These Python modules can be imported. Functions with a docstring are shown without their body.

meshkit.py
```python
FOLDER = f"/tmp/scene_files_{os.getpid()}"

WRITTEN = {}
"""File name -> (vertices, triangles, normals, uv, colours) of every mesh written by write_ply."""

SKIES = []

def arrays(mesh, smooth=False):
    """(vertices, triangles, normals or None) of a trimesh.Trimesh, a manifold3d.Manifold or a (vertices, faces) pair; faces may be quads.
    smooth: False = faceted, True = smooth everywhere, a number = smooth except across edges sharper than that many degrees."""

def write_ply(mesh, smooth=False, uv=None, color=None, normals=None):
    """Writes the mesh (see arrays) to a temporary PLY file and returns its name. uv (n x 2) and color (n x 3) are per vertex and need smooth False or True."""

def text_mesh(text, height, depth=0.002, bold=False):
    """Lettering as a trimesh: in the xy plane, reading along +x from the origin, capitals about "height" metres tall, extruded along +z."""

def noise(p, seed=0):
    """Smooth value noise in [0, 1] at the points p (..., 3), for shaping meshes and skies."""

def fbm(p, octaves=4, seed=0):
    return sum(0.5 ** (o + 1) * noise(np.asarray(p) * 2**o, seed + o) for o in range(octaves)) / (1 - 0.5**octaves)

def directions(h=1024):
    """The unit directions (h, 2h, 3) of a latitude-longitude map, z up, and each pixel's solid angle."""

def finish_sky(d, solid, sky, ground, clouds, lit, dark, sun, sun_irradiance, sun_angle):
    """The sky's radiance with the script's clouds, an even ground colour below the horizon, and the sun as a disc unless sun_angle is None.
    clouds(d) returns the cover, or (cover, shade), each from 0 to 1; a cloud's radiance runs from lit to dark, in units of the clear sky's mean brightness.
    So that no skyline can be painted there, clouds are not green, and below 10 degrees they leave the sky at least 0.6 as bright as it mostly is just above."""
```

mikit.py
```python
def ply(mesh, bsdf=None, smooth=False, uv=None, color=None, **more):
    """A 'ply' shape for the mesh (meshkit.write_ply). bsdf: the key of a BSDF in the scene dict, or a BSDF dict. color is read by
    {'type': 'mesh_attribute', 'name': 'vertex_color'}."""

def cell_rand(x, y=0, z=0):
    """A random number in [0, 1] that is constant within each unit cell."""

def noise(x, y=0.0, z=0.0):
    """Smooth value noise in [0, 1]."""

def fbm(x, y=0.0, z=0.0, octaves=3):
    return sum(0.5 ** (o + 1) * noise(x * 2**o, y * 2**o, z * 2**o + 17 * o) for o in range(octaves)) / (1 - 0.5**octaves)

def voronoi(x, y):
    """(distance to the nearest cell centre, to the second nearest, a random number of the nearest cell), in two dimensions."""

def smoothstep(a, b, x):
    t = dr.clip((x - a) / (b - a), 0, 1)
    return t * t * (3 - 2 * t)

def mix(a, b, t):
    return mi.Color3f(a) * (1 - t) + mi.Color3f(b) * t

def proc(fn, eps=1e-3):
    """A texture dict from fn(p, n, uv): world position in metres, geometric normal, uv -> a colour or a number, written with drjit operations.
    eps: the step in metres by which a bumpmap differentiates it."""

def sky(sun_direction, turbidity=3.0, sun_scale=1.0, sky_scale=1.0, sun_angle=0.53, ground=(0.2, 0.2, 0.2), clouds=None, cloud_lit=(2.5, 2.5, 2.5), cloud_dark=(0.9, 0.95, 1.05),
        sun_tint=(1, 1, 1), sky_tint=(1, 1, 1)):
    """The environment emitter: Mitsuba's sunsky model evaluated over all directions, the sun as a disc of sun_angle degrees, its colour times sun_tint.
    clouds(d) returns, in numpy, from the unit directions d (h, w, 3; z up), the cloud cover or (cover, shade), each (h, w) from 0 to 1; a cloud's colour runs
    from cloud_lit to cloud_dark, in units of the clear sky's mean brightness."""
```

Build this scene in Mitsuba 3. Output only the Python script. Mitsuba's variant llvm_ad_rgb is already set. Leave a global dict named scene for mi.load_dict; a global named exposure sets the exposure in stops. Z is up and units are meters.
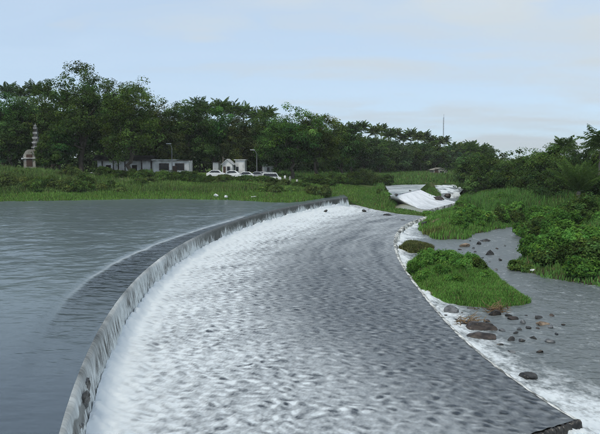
import math
import numpy as np
import trimesh
import shapely
from shapely.geometry import Polygon, LineString
from scipy.interpolate import splprep, splev
import drjit as dr
import mitsuba as mi
import mikit, meshkit
from mikit import proc, noise, fbm, smoothstep, mix, cell_rand

T = mi.ScalarTransform4f
scene, labels = {}, {}

# ------------------------------------------------------------------ camera, sky, exposure
CAM_Z, FOC, HORIZON = 6.2, 643.0, 160.0            # the photograph is 600 x 434
PITCH = math.atan((217.0 - HORIZON) / FOC)
scene['camera'] = {'type': 'perspective', 'fov': 2 * math.degrees(math.atan(300 / FOC)), 'fov_axis': 'x',
                   'near_clip': 0.1, 'far_clip': 6000.0,
                   'to_world': T().look_at(origin=[0, 0, CAM_Z], target=[0, math.cos(PITCH) * 10, CAM_Z - math.sin(PITCH) * 10], up=[0, 0, 1])}


def cloud_fn(d):
    z = np.maximum(d[..., 2], 0.0) + 0.12
    p = np.stack([d[..., 0] / z * 0.55, d[..., 1] / z * 0.9, np.zeros_like(z)], -1)
    a = meshkit.fbm(p * 1.1 + 7.3, 5, 3)
    w = meshkit.fbm(p * np.array([0.8, 2.6, 1]) + 5.0 * (a[..., None] - 0.5) + 2.0, 6, 11)
    cover = np.clip(0.74 + 1.3 * (a - 0.5) + 1.1 * (w - 0.5) + 0.5 * (d[..., 0] - 0.0) * (d[..., 1] > 0), 0.62, 1)
    shade = np.clip(0.36 + 0.7 * (w - 0.5) + 0.50 * (1 - np.clip(d[..., 2] / 0.22, 0, 1)), 0, 1)
    return cover, shade


scene['sky'] = mikit.sky([-0.35, -0.45, 0.82], turbidity=3, sun_scale=0.27, sun_angle=18, clouds=cloud_fn,
                         cloud_lit=(1.56, 1.73, 1.84), cloud_dark=(1.20, 1.39, 1.56), sky_tint=(0.78, 0.88, 0.90), sun_tint=(0.90, 1.0, 1.10))
exposure = 2.48

# ------------------------------------------------------------------ helpers
_c, _s = math.cos(PITCH), math.sin(PITCH)


def G(px, py, z=0.0):
    """The point of the level z that the photograph shows at a pixel."""
    a, b = (px - 300) / FOC, (217 - py) / FOC
    d = np.array([a, _c + b * _s, -_s + b * _c])
    t = (z - CAM_Z) / d[2]
    return np.array([d[0] * t, d[1] * t, z])


def at(px, D):
    return np.array([(px - 300) / FOC * D, D])


def top_z(py, D):
    return CAM_Z + (HORIZON - py) / FOC * D


def numbered(name):
    if name not in labels and not any(k == name or k.startswith(name + '__') for k in scene):
        return name
    i = 1
    while f'{name}_{i:03d}' in labels or f'{name}_{i:03d}' in scene:
        i += 1
    return f'{name}_{i:03d}'


_seen = {}


def thing(name, label, cat, group=None):
    n = _seen.get(name, 0)
    _seen[name] = n + 1
    key = name if n == 0 else f'{name}_{n:03d}'
    labels[key] = {'label': label, 'category': cat}
    if group:
        labels[key]['group'] = group
    return key


def part(parent, name, mesh, bsdf, smooth=False, label=None, kind=None, **k):
    key = f'{parent}__{name}'
    i = 0
    while key in scene:
        i += 1
        key = f'{parent}__{name}_{i:03d}'
    scene[key] = mikit.ply(mesh, bsdf, smooth=smooth, **k)
    if label or kind:
        labels[key] = {}
        if label:
            labels[key]['label'] = label
        if kind:
            labels[key]['kind'] = kind
    return key


def one(key, mesh, bsdf, smooth=False, **k):
    scene[key] = mikit.ply(mesh, bsdf, smooth=smooth, **k)
    return key


def setting(name, mesh, bsdf, label, cat, kind='structure', smooth=False, **k):
    scene[name] = mikit.ply(mesh, bsdf, smooth=smooth, **k)
    labels[name] = {'label': label, 'category': cat, 'kind': kind}


def cat_mesh(ms):
    vs, fs, o = [], [], 0
    for v, f in ms:
        v, f = np.asarray(v, float), np.asarray(f, int)
        if f.shape[1] == 4:
            f = np.vstack([f[:, [0, 1, 2]], f[:, [0, 2, 3]]])
        vs.append(v)
        fs.append(f + o)
        o += len(v)
    return np.vstack(vs), np.vstack(fs)


def rotz(v, a):
    c, s = math.cos(a), math.sin(a)
    return np.asarray(v) @ np.array([[c, s, 0], [-s, c, 0], [0, 0, 1]])


def box(c, size, rot=0.0, bevel=0.0):
    m = trimesh.creation.box(size)
    v, f = np.array(m.vertices), np.array(m.faces)
    return rotz(v, rot) + np.asarray(c), f


def tube(pts, rad, sides=7, cap=True):
    p = np.asarray(pts, float)
    r = np.broadcast_to(rad, (len(p),))
    t = np.gradient(p, axis=0)
    t /= np.linalg.norm(t, axis=1, keepdims=True) + 1e-12
    a = np.cross(t, np.where(np.abs(t[:, 2:]) < 0.9, [0, 0, 1.0], [1.0, 0, 0]))
    a /= np.linalg.norm(a, axis=1, keepdims=True) + 1e-12
    b = np.cross(t, a)
    ang = np.arange(sides) * 2 * np.pi / sides
    v = p[:, None] + r[:, None, None] * (np.cos(ang)[None, :, None] * a[:, None] + np.sin(ang)[None, :, None] * b[:, None])
    i, j = np.meshgrid(np.arange(len(p) - 1), np.arange(sides), indexing='ij')
    q = np.stack([i * sides + j, i * sides + (j + 1) % sides, (i + 1) * sides + (j + 1) % sides, (i + 1) * sides + j], -1).reshape(-1, 4)
    v = v.reshape(-1, 3)
    f = np.vstack([q[:, [0, 1, 2]], q[:, [0, 2, 3]]])
    if cap:
        n = len(v)
        v = np.vstack([v, p[:1], p[-1:]])
        k = np.arange(sides)
        f = np.vstack([f, np.stack([k * 0 + n, (k + 1) % sides, k], 1),
                       np.stack([k * 0 + n + 1, (len(p) - 1) * sides + k, (len(p) - 1) * sides + (k + 1) % sides], 1)])
    return v, f


def grid_faces(nu, nv):
    i, j = np.meshgrid(np.arange(nu - 1), np.arange(nv - 1), indexing='ij')
    q = np.stack([i * nv + j, (i + 1) * nv + j, (i + 1) * nv + j + 1, i * nv + j + 1], -1).reshape(-1, 4)
    return np.vstack([q[:, [0, 1, 2]], q[:, [0, 2, 3]]])


def up_faces(v, f):
    n = np.cross(v[f[:, 1]] - v[f[:, 0]], v[f[:, 2]] - v[f[:, 0]])[:, 2]
    f = f.copy()
    f[n < 0] = f[n < 0][:, ::-1]
    return f


def mfbm(x, y, s, seed=0, oct=3):
    return meshkit.fbm(np.stack([np.asarray(x) * s, np.asarray(y) * s, np.full(np.shape(x), 0.37)], -1), oct, seed)


# ------------------------------------------------------------------ shore lines and levels (metres)
Z_RIVER, Z_EDGE, Z_BASE = -2.75, -2.2, -1.38
crest_px = [(70, 434), (84, 376), (93, 352), (107, 315), (121, 291), (141, 269), (169, 249.5), (197, 236), (219, 228.5), (262, 212.5), (297, 204.8), (347, 196.6)]
cw = np.array([[-3.0, 5.0], [-4.2, 10.0]] + [G(x, y)[:2] for x, y in crest_px])
tck, _ = splprep(cw.T, s=1.2, k=3)
uu = np.linspace(0, 1, 4000)
CREST = np.stack(splev(uu, tck), 1)
arc = np.concatenate([[0], np.cumsum(np.linalg.norm(np.diff(CREST, axis=0), axis=1))])
CREST_LINE = LineString(CREST[::20])


def crest_at(s):
    return np.stack([np.interp(s, arc, CREST[:, 0]), np.interp(s, arc, CREST[:, 1])], -1)


def crest_normal(s):
    d = crest_at(np.asarray(s) + 0.15) - crest_at(np.asarray(s) - 0.15)
    d /= np.linalg.norm(d, axis=-1, keepdims=True) + 1e-9
    return np.stack([d[..., 1], -d[..., 0]], -1)          # downstream, to the right


S_END = arc[-1] - 0.2

edge_px = [(572, 420), (542, 397), (513, 375), (482, 353), (454, 334), (436, 319), (425, 301), (411, 273), (400, 256), (392.5, 245), (397, 233), (411, 221), (428, 216.5)]
EDGE = np.array([G(x, y, Z_EDGE)[:2] for x, y in edge_px])
far_px = [(400, 213.3), (375, 209), (353, 203.5)]
FAR = np.array([G(x, y, Z_EDGE + .1)[:2] for x, y in far_px])
ek, _ = splprep(EDGE.T, s=0.6, k=3)
EDGE_S = np.stack(splev(np.linspace(0, 1, 400), ek), 1)

def ragged(pts, amp, f, seed, step=0.35, closed=False):
    pts = np.asarray(pts, float)
    if closed:
        pts = np.vstack([pts, pts[:1]])
    ln = np.concatenate([[0], np.cumsum(np.linalg.norm(np.diff(pts, axis=0), axis=1))])
    q = np.arange(0, ln[-1], step)
    p = np.stack([np.interp(q, ln, pts[:, 0]), np.interp(q, ln, pts[:, 1])], 1)
    t_ = np.gradient(p, axis=0)
    t_ /= np.linalg.norm(t_, axis=1, keepdims=True) + 1e-9
    o = amp * 2 * (meshkit.fbm(np.stack([p[:, 0] * f, p[:, 1] * f, p[:, 0] * 0 + seed], -1), 4, seed) - 0.5)
    return p + np.stack([t_[:, 1], -t_[:, 0]], 1) * o[:, None]


pool_shore = np.array([G(x, y)[:2] for x, y in [(-900, 212), (-400, 206), (-200, 204), (0, 203), (60, 202.3), (120, 201), (165, 200.3), (230, 201.6), (275, 204.2)]])
crest_shore = np.array([G(x, y)[:2] for x, y in [(275, 204.2), (300, 202.3), (325, 198), (350, 195.2)]])
low_shore = np.array([G(x, y, -1.95)[:2] for x, y in [(356, 204), (375, 208.6), (400, 212.8), (422, 213.8)]] + [G(x, y, -1.95)[:2] for x, y in [(421, 212.6), (398, 210), (387, 205.5), (385.5, 200.5)]])
pool2_shore = np.array([G(x, y)[:2] for x, y in [(389.5, 196.6), (385, 193), (383, 189), (384, 186), (395, 184.6), (420, 184), (436, 183.5), (470, 183)]])
pool2_shore = ragged(pool2_shore, 0.9, 0.35, 84)
BANK2 = Polygon(np.array([G(x, y, -1)[:2] for x, y in [(377, 194), (384, 194.5), (390, 197.2), (394, 199.5), (391, 202.5), (384, 203.5), (377, 201)]])).buffer(0.6)
LEFT = Polygon(np.vstack([pool_shore, crest_shore, low_shore, pool2_shore, [[60, 200], [400, 420], [2500, 3000], [-2500, 3000], [-2500, 60]]])).buffer(0)

right_shore = np.array([G(x, y, Z_RIVER)[:2] for x, y in [(425, 215.5), (420, 222), (418, 231), (430, 239), (464, 239.5), (481, 233), (503, 228.5), (527, 224), (520, 238), (529, 252), (513, 263), (518, 272), (545, 278.5), (600, 287), (680, 305), (900, 345)]])
right_back = np.array([G(x, y, -2.0)[:2] for x, y in [(466, 187), (459.5, 193), (459, 200), (457, 204.5), (441, 209.5)]])
right_raw = right_shore
right_shore = ragged(right_raw, 0.9, 0.5, 81)
RIGHT = Polygon(np.vstack([right_shore, [[60, 20], [60, -300], [2500, -300], [2500, 3000], [400, 420], [60, 200]], right_back])).buffer(0)
ISLAND = Polygon(np.array([G(x, y, Z_RIVER)[:2] for x, y in [(411, 266), (414, 283), (430, 292.5), (441, 300.5), (462, 306), (500, 307), (521, 303), (513, 291.5), (497, 283), (487, 272), (470, 266), (436, 262)]])).buffer(0.3)
ISLAND = Polygon(ragged(np.array(ISLAND.exterior.coords)[:-1], 0.55, 0.7, 82, 0.2, True)).buffer(0)
ISLET = Polygon(np.array([G(x, y, -.2)[:2] for x, y in [(422, 190.6), (424, 187), (428, 185), (438, 184.8), (440, 188), (437, 191), (429, 192.3)]])).buffer(0.3)
CLUMP = Polygon(np.array([G(x, y, Z_RIVER)[:2] for x, y in [(403, 250.5), (412, 253.5), (425, 252.8), (431, 250), (422, 247), (408, 246.5)]])).buffer(0.2)
CLUMP = Polygon(ragged(np.array(CLUMP.exterior.coords)[:-1], 0.45, 0.9, 83, 0.2, True)).buffer(0)


def ground_z(x, y):
    x, y = np.atleast_1d(np.asarray(x, float)), np.atleast_1d(np.asarray(y, float))
    sh = x.shape
    x, y = x.ravel(), y.ravel()
    P = shapely.points(x, y)
    z = np.full(len(x), -3.6)
    d_pool = np.minimum.reduce([shapely.distance(P, LineString(pool_shore)), shapely.distance(P, LineString(pool2_shore)), shapely.distance(P, LineString(crest_shore))])
    d_low = shapely.distance(P, LineString(low_shore))
    inL = shapely.contains_xy(LEFT, x, y)
    n = mfbm(x, y, 0.11, 5)
    capL = 3.0 - 1.5 * np.clip((x + 5) / 25, 0, 1)
    hL = np.minimum(np.minimum(0.05 + 0.10 * d_pool * (0.7 + 0.6 * n), capL), -2.0 + 0.33 * d_low)
    z = np.where(inL, hL, z)
    inR = shapely.contains_xy(RIGHT, x, y)
    d_r = np.minimum(shapely.distance(P, LineString(right_shore)), shapely.distance(P, LineString(right_back)))
    capR = np.interp(y, [0, 60, 90, 140, 200, 400], [0.2, 0.0, -1.6, -0.9, 0.6, 1.5]) + 1.3 * np.clip((x - 24) / 16, 0, 1)
    hR = np.minimum(Z_RIVER - 0.05 + 0.30 * d_r * (0.6 + 0.8 * n), capR + 0.5 * (n - 0.5))
    z = np.where(inR, np.maximum(z, hR), z)
    i = shapely.contains_xy(BANK2, x, y)
    z = np.where(i, np.maximum(z, -2.0 + np.minimum(0.9 * shapely.distance(P, BANK2.boundary), 1.95)), z)
    i = shapely.contains_xy(ISLET, x, y)
    z = np.where(i, np.maximum(z, -2.2 + np.minimum(0.55 * shapely.distance(P, ISLET.boundary), 1.8)), z)
    for poly, cap in ((ISLAND, 0.45), (CLUMP, 0.25)):
        i = shapely.contains_xy(poly, x, y)
        h = Z_RIVER - 0.05 + np.minimum(0.4 * shapely.distance(P, poly.boundary), cap)
        z = np.where(i, np.maximum(z, h), z)
    return z.reshape(sh)


def gz(x, y):
    return float(ground_z([x], [y])[0])


# ------------------------------------------------------------------ materials
def rgb(c):
    return {'type': 'rgb', 'value': list(map(float, c))}


def diffuse(c, two=False):
    b = {'type': 'diffuse', 'reflectance': c if isinstance(c, dict) else rgb(c)}
    return {'type': 'twosided', 'b': b} if two else b


def principled(c, rough=0.6, spec=0.5, **k):
    return {'type': 'twosided', 'b': {'type': 'principled', 'base_color': c if isinstance(c, dict) else rgb(c), 'roughness': rough, 'specular': spec, **k}}


def ground_col(p, n, uv):
    a = fbm(p.x * 0.25, p.y * 0.25, 0, 4)
    b = fbm(p.x * 1.7 + 9, p.y * 1.7, 0, 3)
    g = mix((0.045, 0.085, 0.022), (0.075, 0.12, 0.035), b)
    dry = mix((0.12, 0.10, 0.06), (0.20, 0.17, 0.11), b)
    g = mix(g, dry, smoothstep(0.58, 0.75, a) * 0.6)
    mud = (1 - smoothstep(-2.62, -2.35, p.z + 0.2 * (b - 0.5)))
    return mix(g, (0.045, 0.036, 0.027), mud)


scene['mat_ground'] = diffuse(proc(ground_col))
scene['mat_leaf'] = {'type': 'principledthin', 'base_color': {'type': 'mesh_attribute', 'name': 'vertex_color'}, 'roughness': 0.6, 'eta': 1.15, 'diff_trans': 0.75}
scene['mat_grass'] = diffuse({'type': 'mesh_attribute', 'name': 'vertex_color'}, True)


def bark_col(p, n, uv):
    a = fbm(p.x * 3, p.y * 3, p.z * 0.9, 4)
    return mix((0.05, 0.042, 0.034), (0.16, 0.14, 0.115), a)


scene['mat_bark'] = diffuse(proc(bark_col), True)


def palm_bark(p, n, uv):
    a = 0.5 + 0.5 * dr.sin(p.z * 26 + 3 * noise(p.x * 3, p.y * 3, p.z))
    return mix((0.10, 0.09, 0.075), (0.22, 0.20, 0.17), 0.6 * a + 0.4 * fbm(p.x * 5, p.y * 5, p.z * 2))


scene['mat_palm_bark'] = diffuse(proc(palm_bark), True)


def conc_col(p, n, uv):
    a = fbm(p.x * 0.8, p.y * 0.8, p.z * 0.8, 4)
    b = fbm(p.x * 5, p.y * 5, p.z * 5, 3)
    c = mix((0.05, 0.052, 0.045), (0.14, 0.14, 0.12), a)
    return c * (0.6 + 0.8 * b)


scene['mat_wet_concrete'] = principled(proc(conc_col), 0.35, 0.5)


def slab2_col(p, n, uv):
    a = fbm(p.x * 0.5, p.y * 0.5, 0, 4)
    return mix((0.10, 0.12, 0.07), (0.21, 0.21, 0.16), a)


scene['mat_algae_concrete'] = principled(proc(slab2_col), 0.4, 0.5)


def rock_fn(c0, c1):
    def f(p, n, uv):
        a = fbm(p.x * 4, p.y * 4, p.z * 6, 4)
        return mix(c0, c1, smoothstep(0.3, 0.75, a))
    return f


scene['mat_rock_dark'] = principled(proc(rock_fn((0.010, 0.010, 0.010), (0.045, 0.043, 0.04))), 0.4, 0.5)
scene['mat_rock_brown'] = principled(proc(rock_fn((0.016, 0.013, 0.012), (0.065, 0.050, 0.042))), 0.5, 0.4)
scene['mat_rock_tan'] = principled(proc(rock_fn((0.12, 0.085, 0.06), (0.34, 0.26, 0.19))), 0.7, 0.3)
scene['mat_rock_grey'] = principled(proc(rock_fn((0.05, 0.055, 0.06), (0.16, 0.165, 0.17))), 0.45, 0.5)


# distance to polylines, for the water's foam and the pool's painted sheen line
def seg_dist(pts):
    pts = np.asarray(pts, float).tolist()

    def f(p):
        best = mi.Float(1e9)
        for (ax, ay), (bx, by) in zip(pts[:-1], pts[1:]):
            ex, ey = bx - ax, by - ay
            l2 = ex * ex + ey * ey
            t = dr.clip(((p.x - ax) * ex + (p.y - ay) * ey) / l2, 0, 1)
            dx, dy = p.x - (ax + t * ex), p.y - (ay + t * ey)
            best = dr.minimum(best, dx * dx + dy * dy)
        return dr.sqrt(best)
    return f


d_edge = seg_dist(np.vstack([[[-5, 14.8]], EDGE_S[::36], EDGE_S[-1:]]))
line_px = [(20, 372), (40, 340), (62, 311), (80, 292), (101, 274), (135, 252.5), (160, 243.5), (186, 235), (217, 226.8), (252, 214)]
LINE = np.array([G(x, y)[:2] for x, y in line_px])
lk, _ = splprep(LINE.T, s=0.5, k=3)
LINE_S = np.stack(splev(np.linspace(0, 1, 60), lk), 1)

WATER = dict(type='roughplastic', distribution='ggx', int_ior=1.33, nonlinear=False)


_ls = LINE_S[::5].tolist()


def dark_reflection_zone(p):
    """1 where dark tree reflections are painted in, between drawdown line and crest."""
    best, side = mi.Float(1e9), mi.Float(0)
    for (ax, ay), (bx, by) in zip(_ls[:-1], _ls[1:]):
        ex, ey = bx - ax, by - ay
        l2 = ex * ex + ey * ey
        t = dr.clip(((p.x - ax) * ex + (p.y - ay) * ey) / l2, 0, 1)
        dx, dy = p.x - (ax + t * ex), p.y - (ay + t * ey)
        d2 = dx * dx + dy * dy
        cr = (dx * ey - dy * ex) / math.sqrt(l2)
        side = dr.select(d2 < best, cr, side)
        best = dr.minimum(best, d2)
    return smoothstep(0.0, 0.25, side) * smoothstep(17.0, 34.0, p.y) * (1 - smoothstep(72.0, 84.0, p.y))


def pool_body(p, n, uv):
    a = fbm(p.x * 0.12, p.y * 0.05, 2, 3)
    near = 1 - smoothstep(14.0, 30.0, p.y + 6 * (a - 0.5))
    return mix(mix(mix((0.120, 0.155, 0.168), (0.150, 0.190, 0.204), a), (0.074, 0.097, 0.120), near), (0.030, 0.038, 0.044), 0.85 * dark_reflection_zone(p))  # inner zone gets a darker body colour, standing in for mirrored trees


def pool_bump(p, n, uv):
    far = 0.8 + 0.3 * smoothstep(22.0, 60.0, p.y) + 1.2 * dark_reflection_zone(p)
    a = fbm(p.x * 1.3, p.y * 2.6, 0, 3) * 0.035
    b = fbm(p.x * 5 + 3, p.y * 9, 3, 2) * 0.006
    return (a + b) * far


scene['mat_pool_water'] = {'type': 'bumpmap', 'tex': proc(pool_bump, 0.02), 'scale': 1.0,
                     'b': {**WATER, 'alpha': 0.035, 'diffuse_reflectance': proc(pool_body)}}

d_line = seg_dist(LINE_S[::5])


def painted_sheen_line(p, n, uv):
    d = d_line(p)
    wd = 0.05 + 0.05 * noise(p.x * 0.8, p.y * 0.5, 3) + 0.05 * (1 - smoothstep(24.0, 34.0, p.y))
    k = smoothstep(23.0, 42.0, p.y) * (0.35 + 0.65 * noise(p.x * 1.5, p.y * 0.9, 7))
    return 0.42 * dr.exp(-dr.square(d / wd)) * k + 0.07 * dr.exp(-dr.square(d / (wd * 3.2))) * k  # foam colour painted along the drawdown line as its bright sky reflection


scene['mat_foam'] = diffuse((0.70, 0.745, 0.77), True)


_wr = np.random.default_rng(5)
_WAVES = [(float(2 * math.pi / l * math.cos(a)), float(2 * math.pi / l * math.sin(a)), float(ph)) for l, a, ph in
          zip(_wr.uniform(.36, .80, 14), np.arange(14) * math.pi / 14 + _wr.uniform(-.1, .1, 14), _wr.uniform(0, 6.28, 14))]


def ripples(p):
    wx, wy = 0.55 * noise(p.x * 0.9, p.y * 0.9, 61), 0.55 * noise(p.x * 0.9, p.y * 0.9, 67)
    f = mi.Float(0)
    for kx, ky, ph in _WAVES:
        f += dr.sin(kx * (p.x + wx) + ky * (p.y + wy) + ph)
    return f / math.sqrt(len(_WAVES) / 2)


def apron_bump(p, n, uv):
    return 0.016 * ripples(p) + fbm(p.x * 9, p.y * 8, 4, 2) * 0.014


scene['mat_apron_dark'] = {'type': 'bumpmap', 'tex': proc(apron_bump, 0.02), 'scale': 1.0,
                           'b': {**WATER, 'alpha': 0.10, 'diffuse_reflectance': rgb((0.050, 0.062, 0.078)), 'specular_reflectance': 0.7}}


def apron_foam(p, n, uv):
    s, d = uv.x, uv.y                                      # metres along the weir, metres from its foot
    far = smoothstep(20.0, 90.0, p.y)
    w = 15.0 - 2.0 * far
    base = dr.exp(-dr.square(d / (1.7 + 2.0 * far)))
    big = fbm(p.x * 0.35, p.y * 0.25, 0, 3)
    q = d / w
    veil = 0.46 * dr.exp(-dr.square(q / 0.62)) + 0.20 * (1 - smoothstep(0.45, 1.0, q)) + 0.03 + 0.20 * far
    wx = noise(s * 0.8, d * 0.5, 3)
    rp = ripples(p)
    fine = fbm(s * 12.0, d * 8.0, 6, 2) - 0.5
    t1 = fbm(s * 0.45, d * 0.28, 1, 3) - 0.5
    band = fbm(s * 0.10, d * 0.9 + 0.5 * wx, 31, 3) - 0.5
    act = 0.5 + 1.2 * fbm(s * 0.7, d * 0.4, 41, 2) * noise(s * 1.3, d * 0.8, 47)
    mid = dr.exp(-dr.square((q - 0.32) / 0.36))
    veil = veil * (1 + 0.8 * t1) + far * 0.5 * band
    fleck = smoothstep(0.5, 2.0, rp)
    dark = smoothstep(0.2, 1.9, -rp)
    wgt = veil + act * (0.75 * mid + 0.32) * (0.30 * fleck - 0.23 * dark + 0.08 * rp) + 0.42 * (mid + 0.3) * fine + 0.05
    lace = dr.maximum(1 - 0.25 * dark * smoothstep(0.5, 1.6, d), 0)
    return dr.clip(base * lace + (1 - base) * wgt, 0.0, 0.97)


scene['mat_pool'] = {'type': 'blendbsdf', 'weight': proc(painted_sheen_line), 'a': {'type': 'ref', 'id': 'mat_pool_water'}, 'b': {'type': 'ref', 'id': 'mat_foam'}}
scene['mat_apron'] = {'type': 'blendbsdf', 'weight': proc(apron_foam), 'a': {'type': 'ref', 'id': 'mat_apron_dark'}, 'b': {'type': 'ref', 'id': 'mat_foam'}}


def fall_w(p, n, uv):
    s, d = uv.x, uv.y                                      # along the crest, down the fall (0..1)
    far = smoothstep(38.0, 60.0, p.y)
    st = fbm(s * 3.4 + 2.4 * d, d * 3.0, 0, 4)
    st2 = fbm(s * 16.0 + d * 9, d * 5.0, 4, 3)
    big = fbm(s * 0.5, d * 0.7, 8, 3)
    st = 0.5 * st + 0.5 * st2
    body = smoothstep(0.05, 0.4, d)
    near_w = 0.56 + (0.45 + 2.5 * body) * (st - 0.49) + 0.75 * (big - 0.5) + 0.55 * smoothstep(0.42, 0.80, d)
    near_w = near_w - 0.22 * (1 - smoothstep(0.03, 0.15, d)) + 0.25 * smoothstep(0.55, 0.78, d)
    crack = dr.exp(-dr.square((d - 0.16 - 0.40 * fbm(s * 0.9, 0.5, 3, 3)) / (0.05 + 0.12 * noise(s * 2.2, 1.5, 4)))) * (1 - smoothstep(17.4, 18.4, p.y))
    near_w = near_w * (1 - 0.75 * smoothstep(0.25, 0.6, crack))
    far_w = smoothstep(0.30, 0.75, d + 0.9 * (st - 0.5) + 0.7 * (big - 0.5)) * 0.9 + 0.05
    return dr.clip(dr.lerp(near_w, far_w, far), 0.02, 0.95)


scene['mat_fall_dark'] = {**WATER, 'alpha': 0.15, 'diffuse_reflectance': rgb((0.030, 0.034, 0.030))}
scene['mat_fall'] = {'type': 'twosided', 'b': {'type': 'blendbsdf', 'weight': proc(fall_w), 'a': {'type': 'ref', 'id': 'mat_fall_dark'}, 'b': {'type': 'diffuse', 'reflectance': rgb((0.72, 0.76, 0.76))}}}


def lip_w(p, n, uv):
    return dr.clip(0.62 + 2.0 * (fbm(uv.x * 3.0, uv.y * 2.5, 0, 4) - 0.5), 0.05, 0.95)


scene['mat_lip'] = {'type': 'twosided', 'b': {'type': 'blendbsdf', 'weight': proc(lip_w), 'a': {'type': 'ref', 'id': 'mat_fall_dark'}, 'b': {'type': 'diffuse', 'reflectance': rgb((0.76, 0.77, 0.74))}}}


def river_bump(p, n, uv):
    a = fbm(p.x * 1.6, p.y * 3.0, 0, 3) * 0.12
    b = fbm(p.x * 6, p.y * 9, 4, 2) * 0.02
    return a + b


scene['mat_river_dark'] = {'type': 'bumpmap', 'tex': proc(river_bump, 0.02), 'scale': 1.0,
                           'b': {**WATER, 'alpha': 0.09, 'diffuse_reflectance': rgb((0.140, 0.162, 0.170)), 'specular_reflectance': 0.95}}


def river_foam(p, n, uv):
    d = d_edge(p)
    t1 = fbm(p.x * 1.3, p.y * 1.1, 1, 3)
    t2 = fbm(p.x * 4.6, p.y * 4.0, 2, 3)
    t3 = fbm(p.x * 11.0, p.y * 9.0, 5, 2)
    t = 0.45 * t1 + 0.35 * t2 + 0.20 * t3 - 0.5
    wide = 1 - smoothstep(20.0, 27.0, p.y)
    reach = 0.9 + 1.3 * noise(p.x * 0.35, p.y * 0.35, 5) + 2.4 * wide
    near = dr.exp(-dr.square(d / reach)) * 0.92 + 3.2 * t * dr.exp(-dr.square(d / (reach * 1.8)))
    specks = dr.maximum(t - 0.10, 0) * 1.6
    return dr.clip(dr.maximum(near, specks), 0, 0.96)


scene['mat_river'] = {'type': 'blendbsdf', 'weight': proc(river_foam), 'a': {'type': 'ref', 'id': 'mat_river_dark'}, 'b': {'type': 'ref', 'id': 'mat_foam'}}


def rapids_w(p, n, uv):
    t = fbm(p.x * 0.8, p.y * 0.5, 1, 4)
    return dr.clip(smoothstep(0.38, 0.62, t), 0.05, 0.95)


scene['mat_rapids'] = {'type': 'blendbsdf', 'weight': proc(rapids_w), 'a': {'type': 'ref', 'id': 'mat_river_dark'}, 'b': {'type': 'ref', 'id': 'mat_foam'}}


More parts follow.
